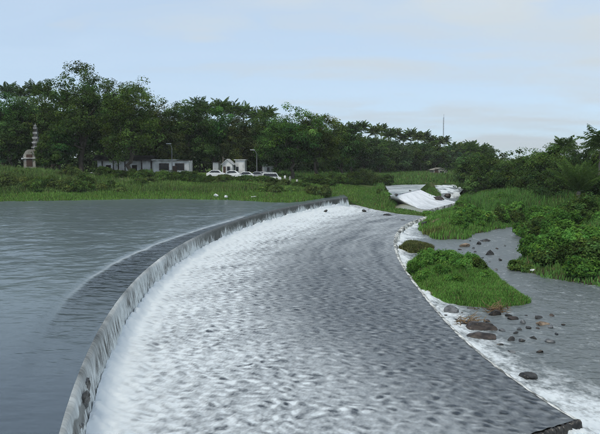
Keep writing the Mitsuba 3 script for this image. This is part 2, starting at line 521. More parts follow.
def plaster(c0, c1):
    def f(p, n, uv):
        a = fbm(p.x * 1.3, p.y * 1.3, p.z * 0.8, 4)
        return mix(c0, c1, smoothstep(0.25, 0.7, a))
    return f


scene['mat_white_wall'] = diffuse(proc(plaster((0.50, 0.50, 0.49), (0.78, 0.78, 0.77))), True)
scene['mat_cream_wall'] = diffuse(proc(plaster((0.20, 0.19, 0.165), (0.33, 0.315, 0.28))), True)
scene['mat_dark_roof'] = diffuse(proc(plaster((0.025, 0.024, 0.024), (0.07, 0.065, 0.06))), True)
scene['mat_pale_roof'] = diffuse(proc(plaster((0.35, 0.36, 0.36), (0.55, 0.56, 0.56))), True)
scene['mat_dark_wood'] = diffuse((0.035, 0.03, 0.028), True)
scene['mat_brown_door'] = diffuse((0.075, 0.052, 0.042), True)
scene['mat_glass'] = principled((0.015, 0.017, 0.02), 0.1, 0.5)
scene['mat_white_paint'] = principled((0.75, 0.76, 0.77), 0.25, 0.5, clearcoat=0.6)
scene['mat_grey_paint'] = principled((0.30, 0.31, 0.32), 0.3, 0.5, clearcoat=0.6)
scene['mat_rubber'] = diffuse((0.02, 0.02, 0.02), True)
scene['mat_steel'] = principled((0.22, 0.23, 0.24), 0.5, 0.5, metallic=0.3)
scene['mat_lamp'] = principled((0.4, 0.41, 0.42), 0.4, 0.5)
scene['mat_dead_wood'] = diffuse(proc(plaster((0.09, 0.06, 0.035), (0.24, 0.17, 0.10))), True)
scene['mat_litter'] = diffuse((0.72, 0.73, 0.74), True)
scene['mat_red_cloth'] = diffuse((0.28, 0.07, 0.05), True)
scene['mat_stone_grey'] = diffuse(proc(plaster((0.14, 0.142, 0.138), (0.44, 0.44, 0.43))), True)

# ------------------------------------------------------------------ ground
xs = np.concatenate([-np.geomspace(2400, 90, 26), np.arange(-80, 100, 0.8), np.geomspace(100, 2400, 26)])
ys = np.concatenate([[-250, -120, -50], np.arange(-20, 215, 0.8), np.geomspace(216, 2900, 34)])
X, Y = np.meshgrid(xs, ys, indexing='ij')
Z = ground_z(X, Y)
Z = Z + np.where(Z > -3, 0.12 * (mfbm(X, Y, 0.8, 2) - 0.5), 0)
gv = np.stack([X, Y, Z], -1).reshape(-1, 3)
gf = up_faces(gv, grid_faces(len(xs), len(ys)))
setting('ground', gv_f := (gv, gf), 'mat_ground', 'green and earthen river banks and land around the weir', 'ground', smooth=True)

# ------------------------------------------------------------------ pool above the weir
ang = np.concatenate([-np.geomspace(80, 34, 14)[:-1], np.linspace(-34, 6, 430), [8, 10, 14]])
ang = np.radians(ang)
rr = np.concatenate([np.linspace(4, 13, 20)[:-1], np.geomspace(13, 118, 420)])
A, R = np.meshgrid(ang, rr, indexing='ij')
PX, PY = (R * np.sin(A)).ravel(), (R * np.cos(A)).ravel()
near_i = np.full(len(PX), 0)
from scipy.spatial import cKDTree
ct = cKDTree(CREST)
dd, ci = ct.query(np.stack([PX, PY], 1))
nn = crest_normal(arc)
side = ((np.stack([PX, PY], 1) - CREST[ci]) * nn[ci]).sum(1)     # > 0: downstream
past = (side > 0) & (ci < len(CREST) - 3)
PX2, PY2 = np.where(past, CREST[ci, 0], PX), np.where(past, CREST[ci, 1], PY)
dcr = np.where(past, 0, dd)
lt = cKDTree(LINE_S)
dl, li = lt.query(np.stack([PX2, PY2], 1))
LN = np.gradient(LINE_S, axis=0)
LN = np.stack([LN[:, 1], -LN[:, 0]], 1) / np.linalg.norm(LN, axis=1, keepdims=True)
sl = ((np.stack([PX2, PY2], 1) - LINE_S[li]) * LN[li]).sum(1)    # > 0: between the line and the crest
calm = 1 - np.exp(-(dcr / 1.2) ** 2)
fade = np.clip((PY2 - 15) / 22, 0.15, 1)
w1 = 0.26 * (mfbm(PX2 * 0.9, PY2 * 1.0, 0.55, 1, 4) - 0.5)
w2 = 0.03 * (mfbm(PX2 * 1.0, PY2 * 2.2, 2.6, 4, 2) - 0.5)
inner = np.clip(sl / 0.3, 0, 1) * np.exp(-(np.maximum(PY2 - 55, 0) / 40) ** 2)
w3 = 0.26 * inner * (mfbm(PX2 * 0.7, PY2 * 2.2, 1.5, 8, 3) - 0.5)
step = 0.16 * (1 / (1 + np.exp(np.clip(sl / 0.13, -30, 30)))) * np.exp(-(np.maximum(26 - PY2, 0) / 9) ** 2)
draw = 0.06 * (1 - np.exp(-dcr / 0.8))
PZ = calm * (w1 + w2 + w3) * fade + step * np.clip(dcr / 0.5, 0, 1) + draw
pv = np.stack([PX2, PY2, PZ], 1)
pf = grid_faces(len(ang), len(rr))
gone = past | shapely.contains_xy(LEFT.buffer(-1.5), PX2, PY2) | ((PX2 > CREST[-1, 0] - 0.3) & (PY2 > 60))
pf = pf[~gone[pf].all(1)]
pf = up_faces(pv, pf)
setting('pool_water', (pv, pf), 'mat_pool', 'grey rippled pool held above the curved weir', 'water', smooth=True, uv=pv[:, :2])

# ------------------------------------------------------------------ falling sheet over the crest
prof = np.array([[0, 0], [.06, -.008], [.12, -.04], [.17, -.12], [.21, -.27], [.26, -.5], [.32, -.8], [.39, -1.1], [.45, -1.35], [.50, -1.6]])
tt = np.linspace(0, 1, 22)
pl = np.concatenate([[0], np.cumsum(np.linalg.norm(np.diff(prof, axis=0), axis=1))])
pl /= pl[-1]
po, pz = np.interp(tt, pl, prof[:, 0]), np.interp(tt, pl, prof[:, 1])
ss = np.concatenate([np.linspace(6, 60, 900), np.linspace(60, S_END, 400)[1:]])
C, N = crest_at(ss), crest_normal(ss)
S2, T2 = np.meshgrid(ss, tt, indexing='ij')
lipw = 0.14 * (meshkit.fbm(np.stack([S2 * 0.7, S2 * 0, S2 * 0], -1), 2, 14) - 0.5) * np.clip(T2 * 12, 0, 1)
rid = lipw + (0.16 * (meshkit.fbm(np.stack([S2 * 2.6 + 1.5 * T2, T2 * 2.0, S2 * 0], -1), 4, 6) - 0.5) + 0.10 * (meshkit.fbm(np.stack([S2 * 0.5, T2 * 0, S2 * 0], -1), 2, 7) - 0.5)) * np.clip(T2 * 2.0, 0, 1)
off = po[None] + rid
fv = np.stack([C[:, :1] + N[:, :1] * off, C[:, 1:] + N[:, 1:] * off, pz[None] + 0.02 * (mfbm(S2, T2, 2.0, 17, 2) - 0.5)], -1).reshape(-1, 3)
setting('weir_fall_water', (fv, grid_faces(len(ss), len(tt))), 'mat_fall', 'white streaky sheet of water falling over the curved weir', 'water', smooth=True,
        uv=np.stack([S2, T2], -1).reshape(-1, 2))

# ------------------------------------------------------------------ apron: concrete slab and the water running over it
s0 = float(np.interp(11.0, CREST[:, 1], arc))
k = np.concatenate([np.linspace(0, 0.28, 420), np.linspace(0.28, 1, 480)[1:]])
Ls = s0 + k * (S_END - s0)
Lp = crest_at(Ls) + crest_normal(Ls) * 0.38
right_pts = np.vstack([EDGE_S, [FAR[0], FAR[1], FAR[2]]])
rk = np.concatenate([np.interp(np.linspace(0, 1, 400), [0, 0.33, 0.62, 0.72, 1], [0, 0.13, 0.36, 0.52, 0.80]), [0.87, 0.94, 1.0]])
# match by distance along Y where both run away from the camera
Rp = np.stack([np.interp(k, rk, right_pts[:, 0]), np.interp(k, rk, right_pts[:, 1])], 1)
vv = np.concatenate([np.linspace(0, 0.25, 80), np.linspace(0.25, 1, 150)[1:]])
AP = Lp[:, None] * (1 - vv[None, :, None]) + Rp[:, None] * vv[None, :, None]
width = np.linalg.norm(Rp - Lp, axis=1)
dbase = width[:, None] * vv[None]
ax, ay = AP[..., 0], AP[..., 1]
foamy = np.exp(-(dbase / 1.8) ** 2)
z_ap = Z_BASE + (Z_EDGE - Z_BASE) * np.clip(dbase / np.maximum(width[:, None], 8), 0, 1)
lump = mfbm(ax, ay, 1.3, 21, 4)
chop = 0.12 * (mfbm(ax, ay * 0.8, 1.2, 22, 3) - 0.5) + 0.022 * sum(np.sin(kx * ax + ky * ay + ph) for kx, ky, ph in _WAVES) / math.sqrt(7)
endf = np.clip((width[:, None] * (1 - vv[None])) / 1.0, 0.1, 1)
z_ap = z_ap + foamy * (0.30 * lump + 0.02) + np.exp(-(dbase / 2.4) ** 2) * (0.10 * (mfbm(ax, ay, 2.2, 25, 3) - 0.5) + 0.05 * (mfbm(ax, ay, 6.0, 26, 2) - 0.5)) * np.clip(dbase / 0.15, 0, 1) + np.exp(-(dbase / 0.45) ** 2) * (0.30 * np.clip(mfbm(ax, ay, 0.8, 24, 3) - 0.25, 0, 1) + 0.55 * np.clip(mfbm(ax, ay, 2.6, 27, 4) - 0.33, 0, 1) + 0.06 * mfbm(ax, ay, 9.0, 28, 2) + 0.06) + chop * (1 - 0.5 * foamy) * (0.35 + 0.65 * np.exp(-dbase / 6)) * endf
av = np.stack([ax, ay, z_ap], -1).reshape(-1, 3)
auv = np.stack([np.broadcast_to(Ls[:, None], ax.shape), dbase], -1).reshape(-1, 2)
setting('apron_water', (av, up_faces(av, grid_faces(len(k), len(vv)))), 'mat_apron', 'foaming shallow water sliding across the broad weir apron', 'water', smooth=True, uv=auv)

# weir (concrete): wall under the fall, sloping slab under the shallow water
weir = thing('weir', 'long curved concrete weir with broad sloping apron under running water', 'weir')
ws = np.linspace(4, S_END, 220)
C, N = crest_at(ws), crest_normal(ws)
wp = np.array([[-0.8, -3.4], [-0.8, -.28], [-0.05, -.14], [.02, -.2], [.08, -.5], [.14, -.9], [.22, -1.7], [.3, -3.4]])
wv = np.concatenate([np.stack([C[:, 0] + N[:, 0] * o, C[:, 1] + N[:, 1] * o, 0 * ws + z], -1)[:, None] for o, z in wp], 1).reshape(-1, 3)
part(weir, 'wall', (wv, grid_faces(len(ws), len(wp))), 'mat_wet_concrete', smooth=30)
ki = np.linspace(0, len(k) - 1, 120).astype(int)
nrm = Rp[ki] - Lp[ki]
nrm /= np.linalg.norm(nrm, axis=1, keepdims=True) + 1e-9
cols = []
top_r = Rp[ki]
for fr, z in ((0, Z_BASE - .15), (0.5, (Z_BASE + Z_EDGE) / 2 - .12), (1, Z_EDGE - 0.09), (1, -3.5)):
    q = Lp[ki] * (1 - fr) + top_r * fr
    cols.append(np.concatenate([q, np.full((len(ki), 1), z)], 1)[:, None])
sv = np.concatenate(cols, 1).reshape(-1, 3)
sf = grid_faces(len(ki), 4)
# near end face, standing a little beyond the water
e0, e1 = Lp[0], EDGE_S[0]
dirn = (e1 - e0) / np.linalg.norm(e1 - e0)
outn = np.array([dirn[1], -dirn[0]])
q0, q1 = e1 - dirn * 3.0, e1 + dirn * 0.10
m = 160
tl = np.linspace(0, 1, m)
ed = q0 + (q1 - q0) * tl[:, None]
ew = 0.10 * (meshkit.fbm(np.stack([tl * 40, tl * 0, tl * 0], -1), 3, 3) - 0.5)
zt = Z_EDGE + 0.10 * (1 - tl)
sec = []
for o, dz in ((-0.15, -0.10), (0.0, 0.03), (0.10, 0.03), (0.15, -0.04), (0.18, -0.25), (0.16, -1.6)):
    sec.append(np.concatenate([ed + outn * (o + ew[:, None]), (zt + dz - .05 + 1.6 * ew)[:, None]], 1)[:, None])
ev = np.concatenate(sec, 1).reshape(-1, 3)
capi = [(m - 1) * 6 + j for j in range(6)]
ef = np.vstack([grid_faces(m, 6), [[capi[0], capi[1], capi[5]], [capi[1], capi[2], capi[5]], [capi[2], capi[3], capi[5]], [capi[3], capi[4], capi[5]]]])
part(weir, 'apron', (sv, sf), 'mat_wet_concrete', smooth=30)
part(weir, 'sill', (ev, ef), 'mat_rock_dark', smooth=40, label='dark wet kerb at the near end of the apron')

# water falling off the near end of the apron, left of the sill
tn_ = np.linspace(0, 1, 300)
eb = e0 + (e1 - dirn * 2.8 - e0) * tn_[:, None]
zb_ = np.interp(np.linalg.norm(eb - e0, axis=1), [0, np.linalg.norm(e1 - e0)], [Z_BASE, Z_EDGE])
cols = []
for i, (o, z) in enumerate(((-.1, .06), (.1, .05), (.28, -.06), (.42, -.3), (.55, -.65), (.66, -1.5))):
    j = .22 * (meshkit.fbm(np.stack([tn_ * 30, tn_ * 0 + i * .4, tn_ * 0], -1), 4, 12) - .5) * (i > 0)
    cols.append(np.concatenate([eb + outn * (o + j[:, None]), (zb_ + z + .4 * j)[:, None]], 1)[:, None])
nv_ = np.concatenate(cols, 1).reshape(-1, 3)
setting('end_fall_water', (nv_, grid_faces(300, 6)), 'mat_lip', 'white water dropping off the near end of the apron', 'water', smooth=True,
        uv=np.stack([np.repeat(tn_ * 16, 6), np.tile(np.linspace(0, 1, 6), 300)], 1))
# water falling off the right edge of the apron
eg = np.stack(splev(np.linspace(0, 1, 700), ek), 1)
en = np.gradient(eg, axis=0)
en /= np.linalg.norm(en, axis=1, keepdims=True)
eo = np.stack([en[:, 1], -en[:, 0]], 1)
es = np.concatenate([[0], np.cumsum(np.linalg.norm(np.diff(eg, axis=0), axis=1))])
lp = np.array([[-.05, .0], [.06, -.01], [.16, -.06], [.24, -.2], [.30, -.4], [.36, -.62]])
cols = []
for i, (o, z) in enumerate(lp):
    j = (0.12 + 0.75 * np.clip((es - 34) / 10, 0, 1)) * (meshkit.fbm(np.stack([es * (2.4), es * 0 + i * 0.4, es * 0], -1), 4, 9) - 0.5) * (0.5 + 0.1 * i)
    cols.append(np.concatenate([eg + eo * (o + j[:, None]), (Z_EDGE + 0.02 + z + 0.3 * j)[:, None]], 1)[:, None])
lv = np.concatenate(cols, 1).reshape(-1, 3)
luv = np.stack([np.broadcast_to(es[:, None], (len(es), 6)), np.broadcast_to(np.linspace(0, 1, 6), (len(es), 6))], -1).reshape(-1, 2)
setting('edge_fall_water', (lv, grid_faces(len(es), 6)), 'mat_lip', 'white lip of water dropping off the apron edge', 'water', smooth=True, uv=luv)

# ------------------------------------------------------------------ river below
ang = np.radians(np.concatenate([np.linspace(-40, -2, 20), np.linspace(0, 30, 420), np.linspace(31, 70, 14)]))
rr = np.concatenate([np.linspace(3, 15, 14)[:-1], np.geomspace(15, 175, 420)])
A, R = np.meshgrid(ang, rr, indexing='ij')
RX, RY = (R * np.sin(A)).ravel(), (R * np.cos(A)).ravel()
de = shapely.distance(shapely.points(RX, RY), LineString(np.vstack([[[-5, 14.8]], EDGE_S[::8]])))
RZ = Z_RIVER + 0.16 * (mfbm(RX, RY, 0.9, 31, 3) - 0.5) + 0.07 * (mfbm(RX, RY, 2.6, 32, 2) - 0.5) + np.exp(-(de / 1.1) ** 2) * (0.75 * mfbm(RX, RY, 1.9, 33, 4) - 0.20 + 0.25 * np.exp(-((RX - 6) / 5) ** 2 - ((RY - 19) / 3.0) ** 2))
rv = np.stack([RX, RY, RZ], 1)
setting('river_water', (rv, up_faces(rv, grid_faces(len(ang), len(rr)))), 'mat_river', 'grey rippled river running below the weir apron', 'water', smooth=True, uv=rv[:, :2])


def patch(pts, n=40, m=20, amp=0.05, seed=0, scale=1.0):
    """A sheet between two rails of 3-D points."""
    a, b = [np.array(p, float) for p in pts]

    def res(p):
        t = np.linspace(0, 1, len(p))
        return np.stack([np.interp(np.linspace(0, 1, n), t, p[:, c]) for c in range(3)], 1)
    a, b = res(a), res(b)
    w = np.linspace(0, 1, m)
    v = a[:, None] * (1 - w[None, :, None]) + b[:, None] * w[None, :, None]
    v[..., 2] += amp * (mfbm(v[..., 0], v[..., 1], scale, seed) - 0.5)
    v = v.reshape(-1, 3)
    return v, up_faces(v, grid_faces(n, m))


def pool2_w(p, n, uv):
    return dr.clip(0.40 + 1.0 * (fbm(p.x * 0.5, p.y * 0.35, 1, 4) - 0.5), 0.05, 0.9)


scene['mat_far_pool'] = {'type': 'blendbsdf', 'weight': proc(pool2_w), 'a': {'type': 'ref', 'id': 'mat_pool_water'}, 'b': {'type': 'ref', 'id': 'mat_foam'}}
# the second weir, farther up the river
weir2 = thing('far_weir', 'smaller distant weir of pale concrete with white water across its face', 'weir')
pool2 = patch([[G(385, 185.2), G(390.6, 196.2)], [G(426, 184.4), G(420, 189.4)]], 30, 30, 0.04, 41, 0.6)
setting('far_pool_water', pool2, 'mat_far_pool', 'pale strip of pool water behind the distant weir', 'water', smooth=True, uv=pool2[0][:, :2])
n2 = 90
tA, tB = G(390.6, 196.2, -.03), G(420, 189.4, -.03)
bA, bB = G(427, 210.2, -1.98), G(457.5, 202.3, -1.98)
bL = G(392, 200.5, -1.5)
w = np.linspace(0, 1, n2)[:, None]
top = tA * (1 - w) + tB * w
low = np.stack([np.interp(np.linspace(0, 1, n2), [0, .5, 1], [bL[c], bA[c], bB[c]]) for c in range(3)], 1)
low = np.stack([splev(np.linspace(0, 1, n2), splprep(np.array([bL, bL * .45 + bA * .55, bA * .93 + bL * .07, bA * .6 + bB * .4, bB]).T, s=0, k=2)[0])[c] for c in range(3)], 1)
t_ = np.linspace(0, 1, 40)
drop = (1 - np.exp(-1.2 * t_)) / (1 - math.exp(-1.2))
fv2 = top[:, None] * (1 - t_[None, :, None]) + low[:, None] * t_[None, :, None]
fv2[..., 2] = top[:, None, 2] + (low[:, 2] - top[:, 2])[:, None] * drop[None]
fv2[..., 2] += 0.03 * (mfbm(fv2[..., 0], fv2[..., 1], 1.6, 44) - 0.5) * np.clip(t_ * 6, 0, 1)[None]
edge2 = np.vstack([fv2[0], fv2[:, -1]])
fv2 = fv2.reshape(-1, 3)
f2uv = np.stack([np.repeat(np.linspace(0, 24, n2), 40), np.tile(np.linspace(0, 14, 40), n2)], 1)


def face2_w(p, n, uv):
    t = fbm(uv.x * 0.9, uv.y * 0.22, 1, 4)
    return dr.clip(0.96 - 0.022 * uv.y + 0.45 * (t - 0.5) + 0.30 * (fbm(uv.x * 2.5, uv.y * 0.7, 3, 2) - 0.5), 0.15, 0.97)


scene['mat_face2'] = {'type': 'twosided', 'b': {'type': 'blendbsdf', 'weight': proc(face2_w), 'a': {'type': 'ref', 'id': 'mat_river_dark'}, 'b': {'type': 'ref', 'id': 'mat_foam2'}}}
scene['mat_foam2'] = diffuse((0.80, 0.83, 0.87))
setting('far_weir_water', (fv2, up_faces(fv2, grid_faces(n2, 40))), 'mat_face2', 'white water sliding down the face of the distant weir', 'water', smooth=True, uv=f2uv)
ne = len(edge2)
sk = np.concatenate([(edge2 + [0, 0, -.02])[:, None], (edge2 * [1, 1, 0] + [0, 0, -3.4])[:, None]], 1)
part(weir2, 'side_wall', (sk[:40].reshape(-1, 3), grid_faces(40, 2)), 'mat_algae_concrete')
lip2 = low[n2 // 2:]
lo_ = np.concatenate([(lip2 + [0.0, -.02, .01])[:, None], (lip2 + [.06, -.25, -.3])[:, None], (lip2 + [.1, -.4, -.8])[:, None]], 1)
lo_[:, 1:] += 0.2 * (mfbm(lo_[:, 1:, 0], lo_[:, 1:, 1], 2.0, 46)[..., None] - .5)
m2_ = len(lip2)
setting('far_edge_water', (lo_.reshape(-1, 3), grid_faces(m2_, 3)), 'mat_lip', 'white lip of water at the distant apron edge', 'water', smooth=True, uv=np.stack([np.repeat(np.linspace(0, 12, m2_), 3), np.tile([0, .4, .8], m2_)], 1))
k2 = n2 * 5 // 9
slabv = patch([low[:k2] + [0, 0, -.03], [G(384, 201.5, -2.05), G(397, 210, -2.05), G(425, 212.6, -2.06)]], 40, 6, 0.0)
part(weir2, 'apron', slabv, 'mat_algae_concrete', label='bare algae green slab beside the water')
rap = patch([[G(434, 184.3, -.3), G(470, 184, -.3)], [G(438, 193.5, -1.7), G(459.5, 193, -1.7)]], 50, 30, 0.3, 47, 0.6)
r2 = patch([[G(438, 193.5, -1.7), G(459.5, 193, -1.7)], [G(438, 193.5, -1.7) + [0, -2.5, -1.2], G(459.5, 193, -1.7) + [0, -2.5, -1.2]]], 50, 10, 0.3, 48, 0.6)
rap = cat_mesh([rap, r2])
setting('rapids_water', rap, 'mat_rapids', 'white rapids between rocks beyond the distant weir', 'water', smooth=True, uv=rap[0][:, :2])

# ------------------------------------------------------------------ foliage makers
def leaves(c, nrm, size, rng, aspect=0.55):
    """One folded diamond leaf (two triangles) per centre."""
    n = len(c)
    nrm = nrm / (np.linalg.norm(nrm, axis=1, keepdims=True) + 1e-9)
    r = rng.normal(size=(n, 3))
    a = np.cross(nrm, r)
    a /= np.linalg.norm(a, axis=1, keepdims=True) + 1e-9
    b = np.cross(nrm, a)
    s = (size * rng.uniform(0.6, 1.35, n))[:, None]
    bend = nrm * s * rng.uniform(-.15, .25, n)[:, None]
    v = np.stack([c - a * s * .5 - bend, c + b * s * aspect * .5, c + a * s * .5 - bend, c - b * s * aspect * .5], 1).reshape(-1, 3)
    k = np.arange(n)[:, None] * 4
    f = np.stack([k + [0, 1, 2], k + [0, 2, 3]], 1).reshape(-1, 3)
    return v, f


def crown(rng, lobes, n_clump, per, leaf, rc, col, flat=0.65, gap=0.35, var=0.22):
    """Leaves in clumps through the outer part of overlapping lobes (centre, radii). Returns (mesh, colours)."""
    vol = np.array([np.prod(r) ** 0.66 for _, r in lobes])
    pick = rng.choice(len(lobes), n_clump, p=vol / vol.sum())
    u = rng.normal(size=(n_clump, 3))
    u /= np.linalg.norm(u, axis=1, keepdims=True)
    low = u[:, 2] < -0.35
    u[low, 2] *= rng.uniform(0.2, 1.0, low.sum())
    rad = rng.uniform(0.45, 1.04, n_clump) ** 0.6
    cs = np.array([lobes[i][0] for i in pick]) + u * rad[:, None] * np.array([lobes[i][1] for i in pick])
    nz = meshkit.fbm(cs * 0.42 + rng.uniform(0, 50), 3)
    keep = nz > np.quantile(nz, gap * 0.6)
    cs, u = cs[keep], u[keep]
    m = len(cs)
    rcs = rc * rng.uniform(0.6, 1.4, m)
    q = rng.normal(size=(m, per, 3))
    q /= np.linalg.norm(q, axis=2, keepdims=True)
    rr_ = rng.uniform(0.25, 1.0, (m, per, 1)) ** 0.5
    pos = cs[:, None] + q * rr_ * rcs[:, None, None] * np.array([1, 1, flat])
    nr = q * 0.7 + u[:, None] * 0.5 + np.array([0, 0, 0.55]) + rng.normal(size=q.shape) * 0.45
    v, f = leaves(pos.reshape(-1, 3), nr.reshape(-1, 3), leaf, rng)
    tone = np.exp(rng.normal(size=(m, 1)) * var)
    warm = rng.normal(size=(m, 1)) * 0.10
    lt = np.exp(rng.normal(size=(len(lobes), 1)) * 0.22)[pick[keep]]
    cc = np.array(col)[None] * tone * lt * np.concatenate([1 + warm, 1 + 0 * warm, 1 - warm], 1)
    cc = np.repeat(np.repeat(cc[:, None], per, 1).reshape(-1, 3) * np.exp(rng.normal(size=(m * per, 1)) * 0.18), 4, 0)
    return (v, f), np.clip(cc, 0.004, 0.4)


def limb(a, b, r0, r1, rng, n=6, wob=0.06):
    a, b = np.array(a, float), np.array(b, float)
    t = np.linspace(0, 1, n)[:, None]
    p = a * (1 - t) + b * t
    L = np.linalg.norm(b - a)
    p[1:-1] += rng.normal(size=(n - 2, 3)) * L * wob
    return tube(p, np.linspace(r0, r1, n), 7)


GREENS = {'deep': (0.068, 0.120, 0.030), 'mid': (0.080, 0.138, 0.034), 'olive': (0.096, 0.138, 0.042), 'light': (0.105, 0.235, 0.045), 'blue': (0.062, 0.108, 0.042), 'dark': (0.054, 0.098, 0.028)}


def broad_tree(seed, xy, ztop, w, col, label, name='tree', group=None, low=0.18, clumps=None, leaf=None, depth=None, lobes_n=7, var=0.25, gap=0.35):
    rng = np.random.default_rng(seed)
    x, y = xy
    z0 = gz(x, y) - 0.1
    H = ztop - z0
    rx = w / 2
    ry = (depth or w * 0.8) / 2
    D = math.hypot(x, y)
    px = D / 1097.0
    leaf = leaf or max(0.26, 3.0 * px)
    zb = z0 + H * low
    lobes = []
    for i in range(lobes_n):
        a = 2 * math.pi * (i + rng.uniform(-.3, .3)) / lobes_n
        rr_ = rng.uniform(0.35, 0.62)
        zz = rng.uniform(0.30, 0.68)
        s = rng.uniform(0.38, 0.55)
        lobes.append((np.array([x + math.cos(a) * rx * rr_, y + math.sin(a) * ry * rr_, zb + (ztop - zb) * zz]),
                      np.array([rx * s, ry * s, (ztop - zb) * rng.uniform(.24, .36)])))
    hh = (ztop - zb)
    off = rng.uniform(-.15, .15)
    lobes.append((np.array([x + rx * off, y, ztop - hh * 0.30]), np.array([rx * .50, ry * .5, hh * .30])))
    lobes.append((np.array([x - rx * off, y, zb + hh * .4]), np.array([rx * .62, ry * .6, hh * .42])))
    area = 2.2 * (rx * hh + ry * hh)
    rc = max(0.6, min(1.3, 0.075 * (w + hh) / 2 + 0.35))
    n_c = int((clumps or np.clip(area / (rc * rc) * 1.3, 60, 900)) * 1.15)
    per = int(np.clip(11 * rc * rc / (leaf * leaf * 0.55), 12, 75))
    t = thing(name, label, 'tree', group)
    parts = [limb((x, y, z0), (x + rng.normal() * .2, y, zb + hh * 0.25), 0.022 * H + .05, 0.014 * H + .03, rng)]
    fork = np.array([x, y, z0 + H * min(low + 0.08, .3)])
    for c, r in lobes:
        parts.append(limb(fork + [0, 0, rng.uniform(0, hh * .15)], c + [0, 0, r[2] * .3], 0.011 * H + .02, 0.03, rng))
    part(t, 'trunk', cat_mesh(parts), 'mat_bark', smooth=True)
    m_, c_ = crown(rng, lobes, n_c, per, leaf, rc, col, gap=gap, var=var)
    part(t, 'crown', m_, 'mat_leaf', color=c_)
    return t


def frond(base, az, elev, L, rng, droop=1.0, n=10, wid=0.16, twist=0.0, leaflet=0.9, k=26):
    """A feather frond: rachis tube and drooping leaflets."""
    t = np.linspace(0, 1, n)
    e = elev - droop * t ** 1.3
    ds = L / (n - 1)
    dx = np.cumsum(np.cos(e) * ds) - math.cos(e[0]) * ds
    dz = np.cumsum(np.sin(e) * ds) - math.sin(e[0]) * ds
    h = np.array([math.cos(az), math.sin(az), 0])
    P = base + dx[:, None] * h + dz[:, None] * np.array([0, 0, 1])
    side = np.array([-math.sin(az), math.cos(az), 0])
    rach = tube(P, np.linspace(0.045, 0.012, n), 4, cap=False)
    tt = np.linspace(0.14, 1, k)
    Q = np.stack([np.interp(tt, t, P[:, c]) for c in range(3)], 1)
    fw = np.gradient(Q, axis=0)
    fw /= np.linalg.norm(fw, axis=1, keepdims=True)
    ll = leaflet * np.sin(np.clip(tt * 0.9 + 0.12, 0, 1) * math.pi) ** 0.6 + 0.12
    vs, fs = [], []
    for sg in (-1, 1):
        d = sg * side[None] * 0.85 + fw * 0.5 + np.array([0, 0, -0.45 + 0.15 * rng.normal()]) + rng.normal(size=(k, 3)) * 0.1
        d /= np.linalg.norm(d, axis=1, keepdims=True)
        wv_ = fw * wid * 0.5
        tip = Q + d * ll[:, None]
        tip[:, 2] -= 0.18 * ll
        midp = Q + d * ll[:, None] * .5
        v = np.stack([Q - wv_ * .6, midp - wv_ * 1.0, tip, midp + wv_ * 1.0], 1).reshape(-1, 3)
        kk = np.arange(k)[:, None] * 4
        vs.append((v, np.stack([kk + [0, 1, 2], kk + [0, 2, 3]], 1).reshape(-1, 3)))
    return cat_mesh([rach] + vs)


def coconut(seed, xy, ztop, label, group=None, size=4.6, col='olive', name='coconut_palm', nf=24):
    rng = np.random.default_rng(seed)
    x, y = xy
    z0 = gz(x, y) - 0.1
    zc = ztop - size * 0.42
    lean = rng.normal(size=2) * 0.06 * (zc - z0)
    t = thing(name, label, 'palm tree', group)
    q = np.linspace(0, 1, 8)
    P = np.stack([x - lean[0] * (1 - q ** 2) * 1.0, y - lean[1] * (1 - q ** 2), z0 + (zc - z0) * q], 1)
    part(t, 'trunk', tube(P, np.linspace(0.22, 0.13, 8), 7), 'mat_palm_bark', smooth=True)
    ms = []
    for i in range(nf):
        az = i * 2.39996 + rng.uniform(-.2, .2)
        el = 1.50 - 1.75 * (i / nf) + rng.uniform(-.12, .12)
        ms.append(frond(np.array([x, y, zc]), az, el, size * rng.uniform(.85, 1.1), rng, droop=0.95 - 0.35 * (i / nf), n=8, wid=max(0.16, y / 1097 * 1.3), leaflet=0.95, k=18))
    v, f = cat_mesh(ms)
    cc = np.array(GREENS[col])[None] * np.exp(rng.normal(size=(nf, 1)) * .22)
    n_each = [len(m_[0]) for m_ in ms]
    part(t, 'crown', (v, f), 'mat_leaf', color=np.repeat(cc, n_each, 0))
    return t


def shrub_mesh(rng, x, y, z0, w, h, col, leaf=0.14, d=None, n_mul=1.0, rc=None, var=.25):
    d = d or w
    lobes = []
    k_ = max(4, int(w * 1.3))
    for i in range(k_):
        a, r_ = rng.uniform(0, 6.28), rng.uniform(0, .62) ** 0.7
        hh = h * rng.uniform(.55, 1.0)
        lobes.append((np.array([x + math.cos(a) * r_ * w / 2, y + math.sin(a) * r_ * d / 2, z0 + hh * .48]), np.array([w * .26, d * .26, hh * .52])))
    rc = rc or max(0.22, 0.12 * (w + h) / 2)
    area = (w * h + d * h + w * d) * 1.6
    n_c = int(np.clip(area / (rc * rc) * 1.1 * n_mul, 20, 900))
    per = int(np.clip(8 * rc * rc / (leaf * leaf * .5), 8, 60))
    return crown(rng, lobes, n_c, per, leaf, rc, col, flat=.8, gap=.2, var=var)


def shrub(seed, px, py, z, w, h, col, label, name='shrub', group=None, leaf=0.16, d=None, n_mul=1.0, dy=0.0):
    rng = np.random.default_rng(seed)
    x, y = (G(px, py, z)[:2] if py is not None else px)
    y += dy
    z0 = gz(x, y) - 0.05
    t = thing(name, label, 'shrub', group)
    m_, c_ = shrub_mesh(rng, x, y, z0, w, h, col, leaf, d, n_mul)
    part(t, 'foliage', m_, 'mat_leaf', color=c_)
    st = [limb((x + rng.normal() * .1, y + rng.normal() * .1, z0), (x + rng.normal() * w * .2, y + rng.normal() * .2, z0 + h * .6), .04, .012, rng, 4) for _ in range(4)]
    part(t, 'stem', cat_mesh(st), 'mat_bark')
    return t


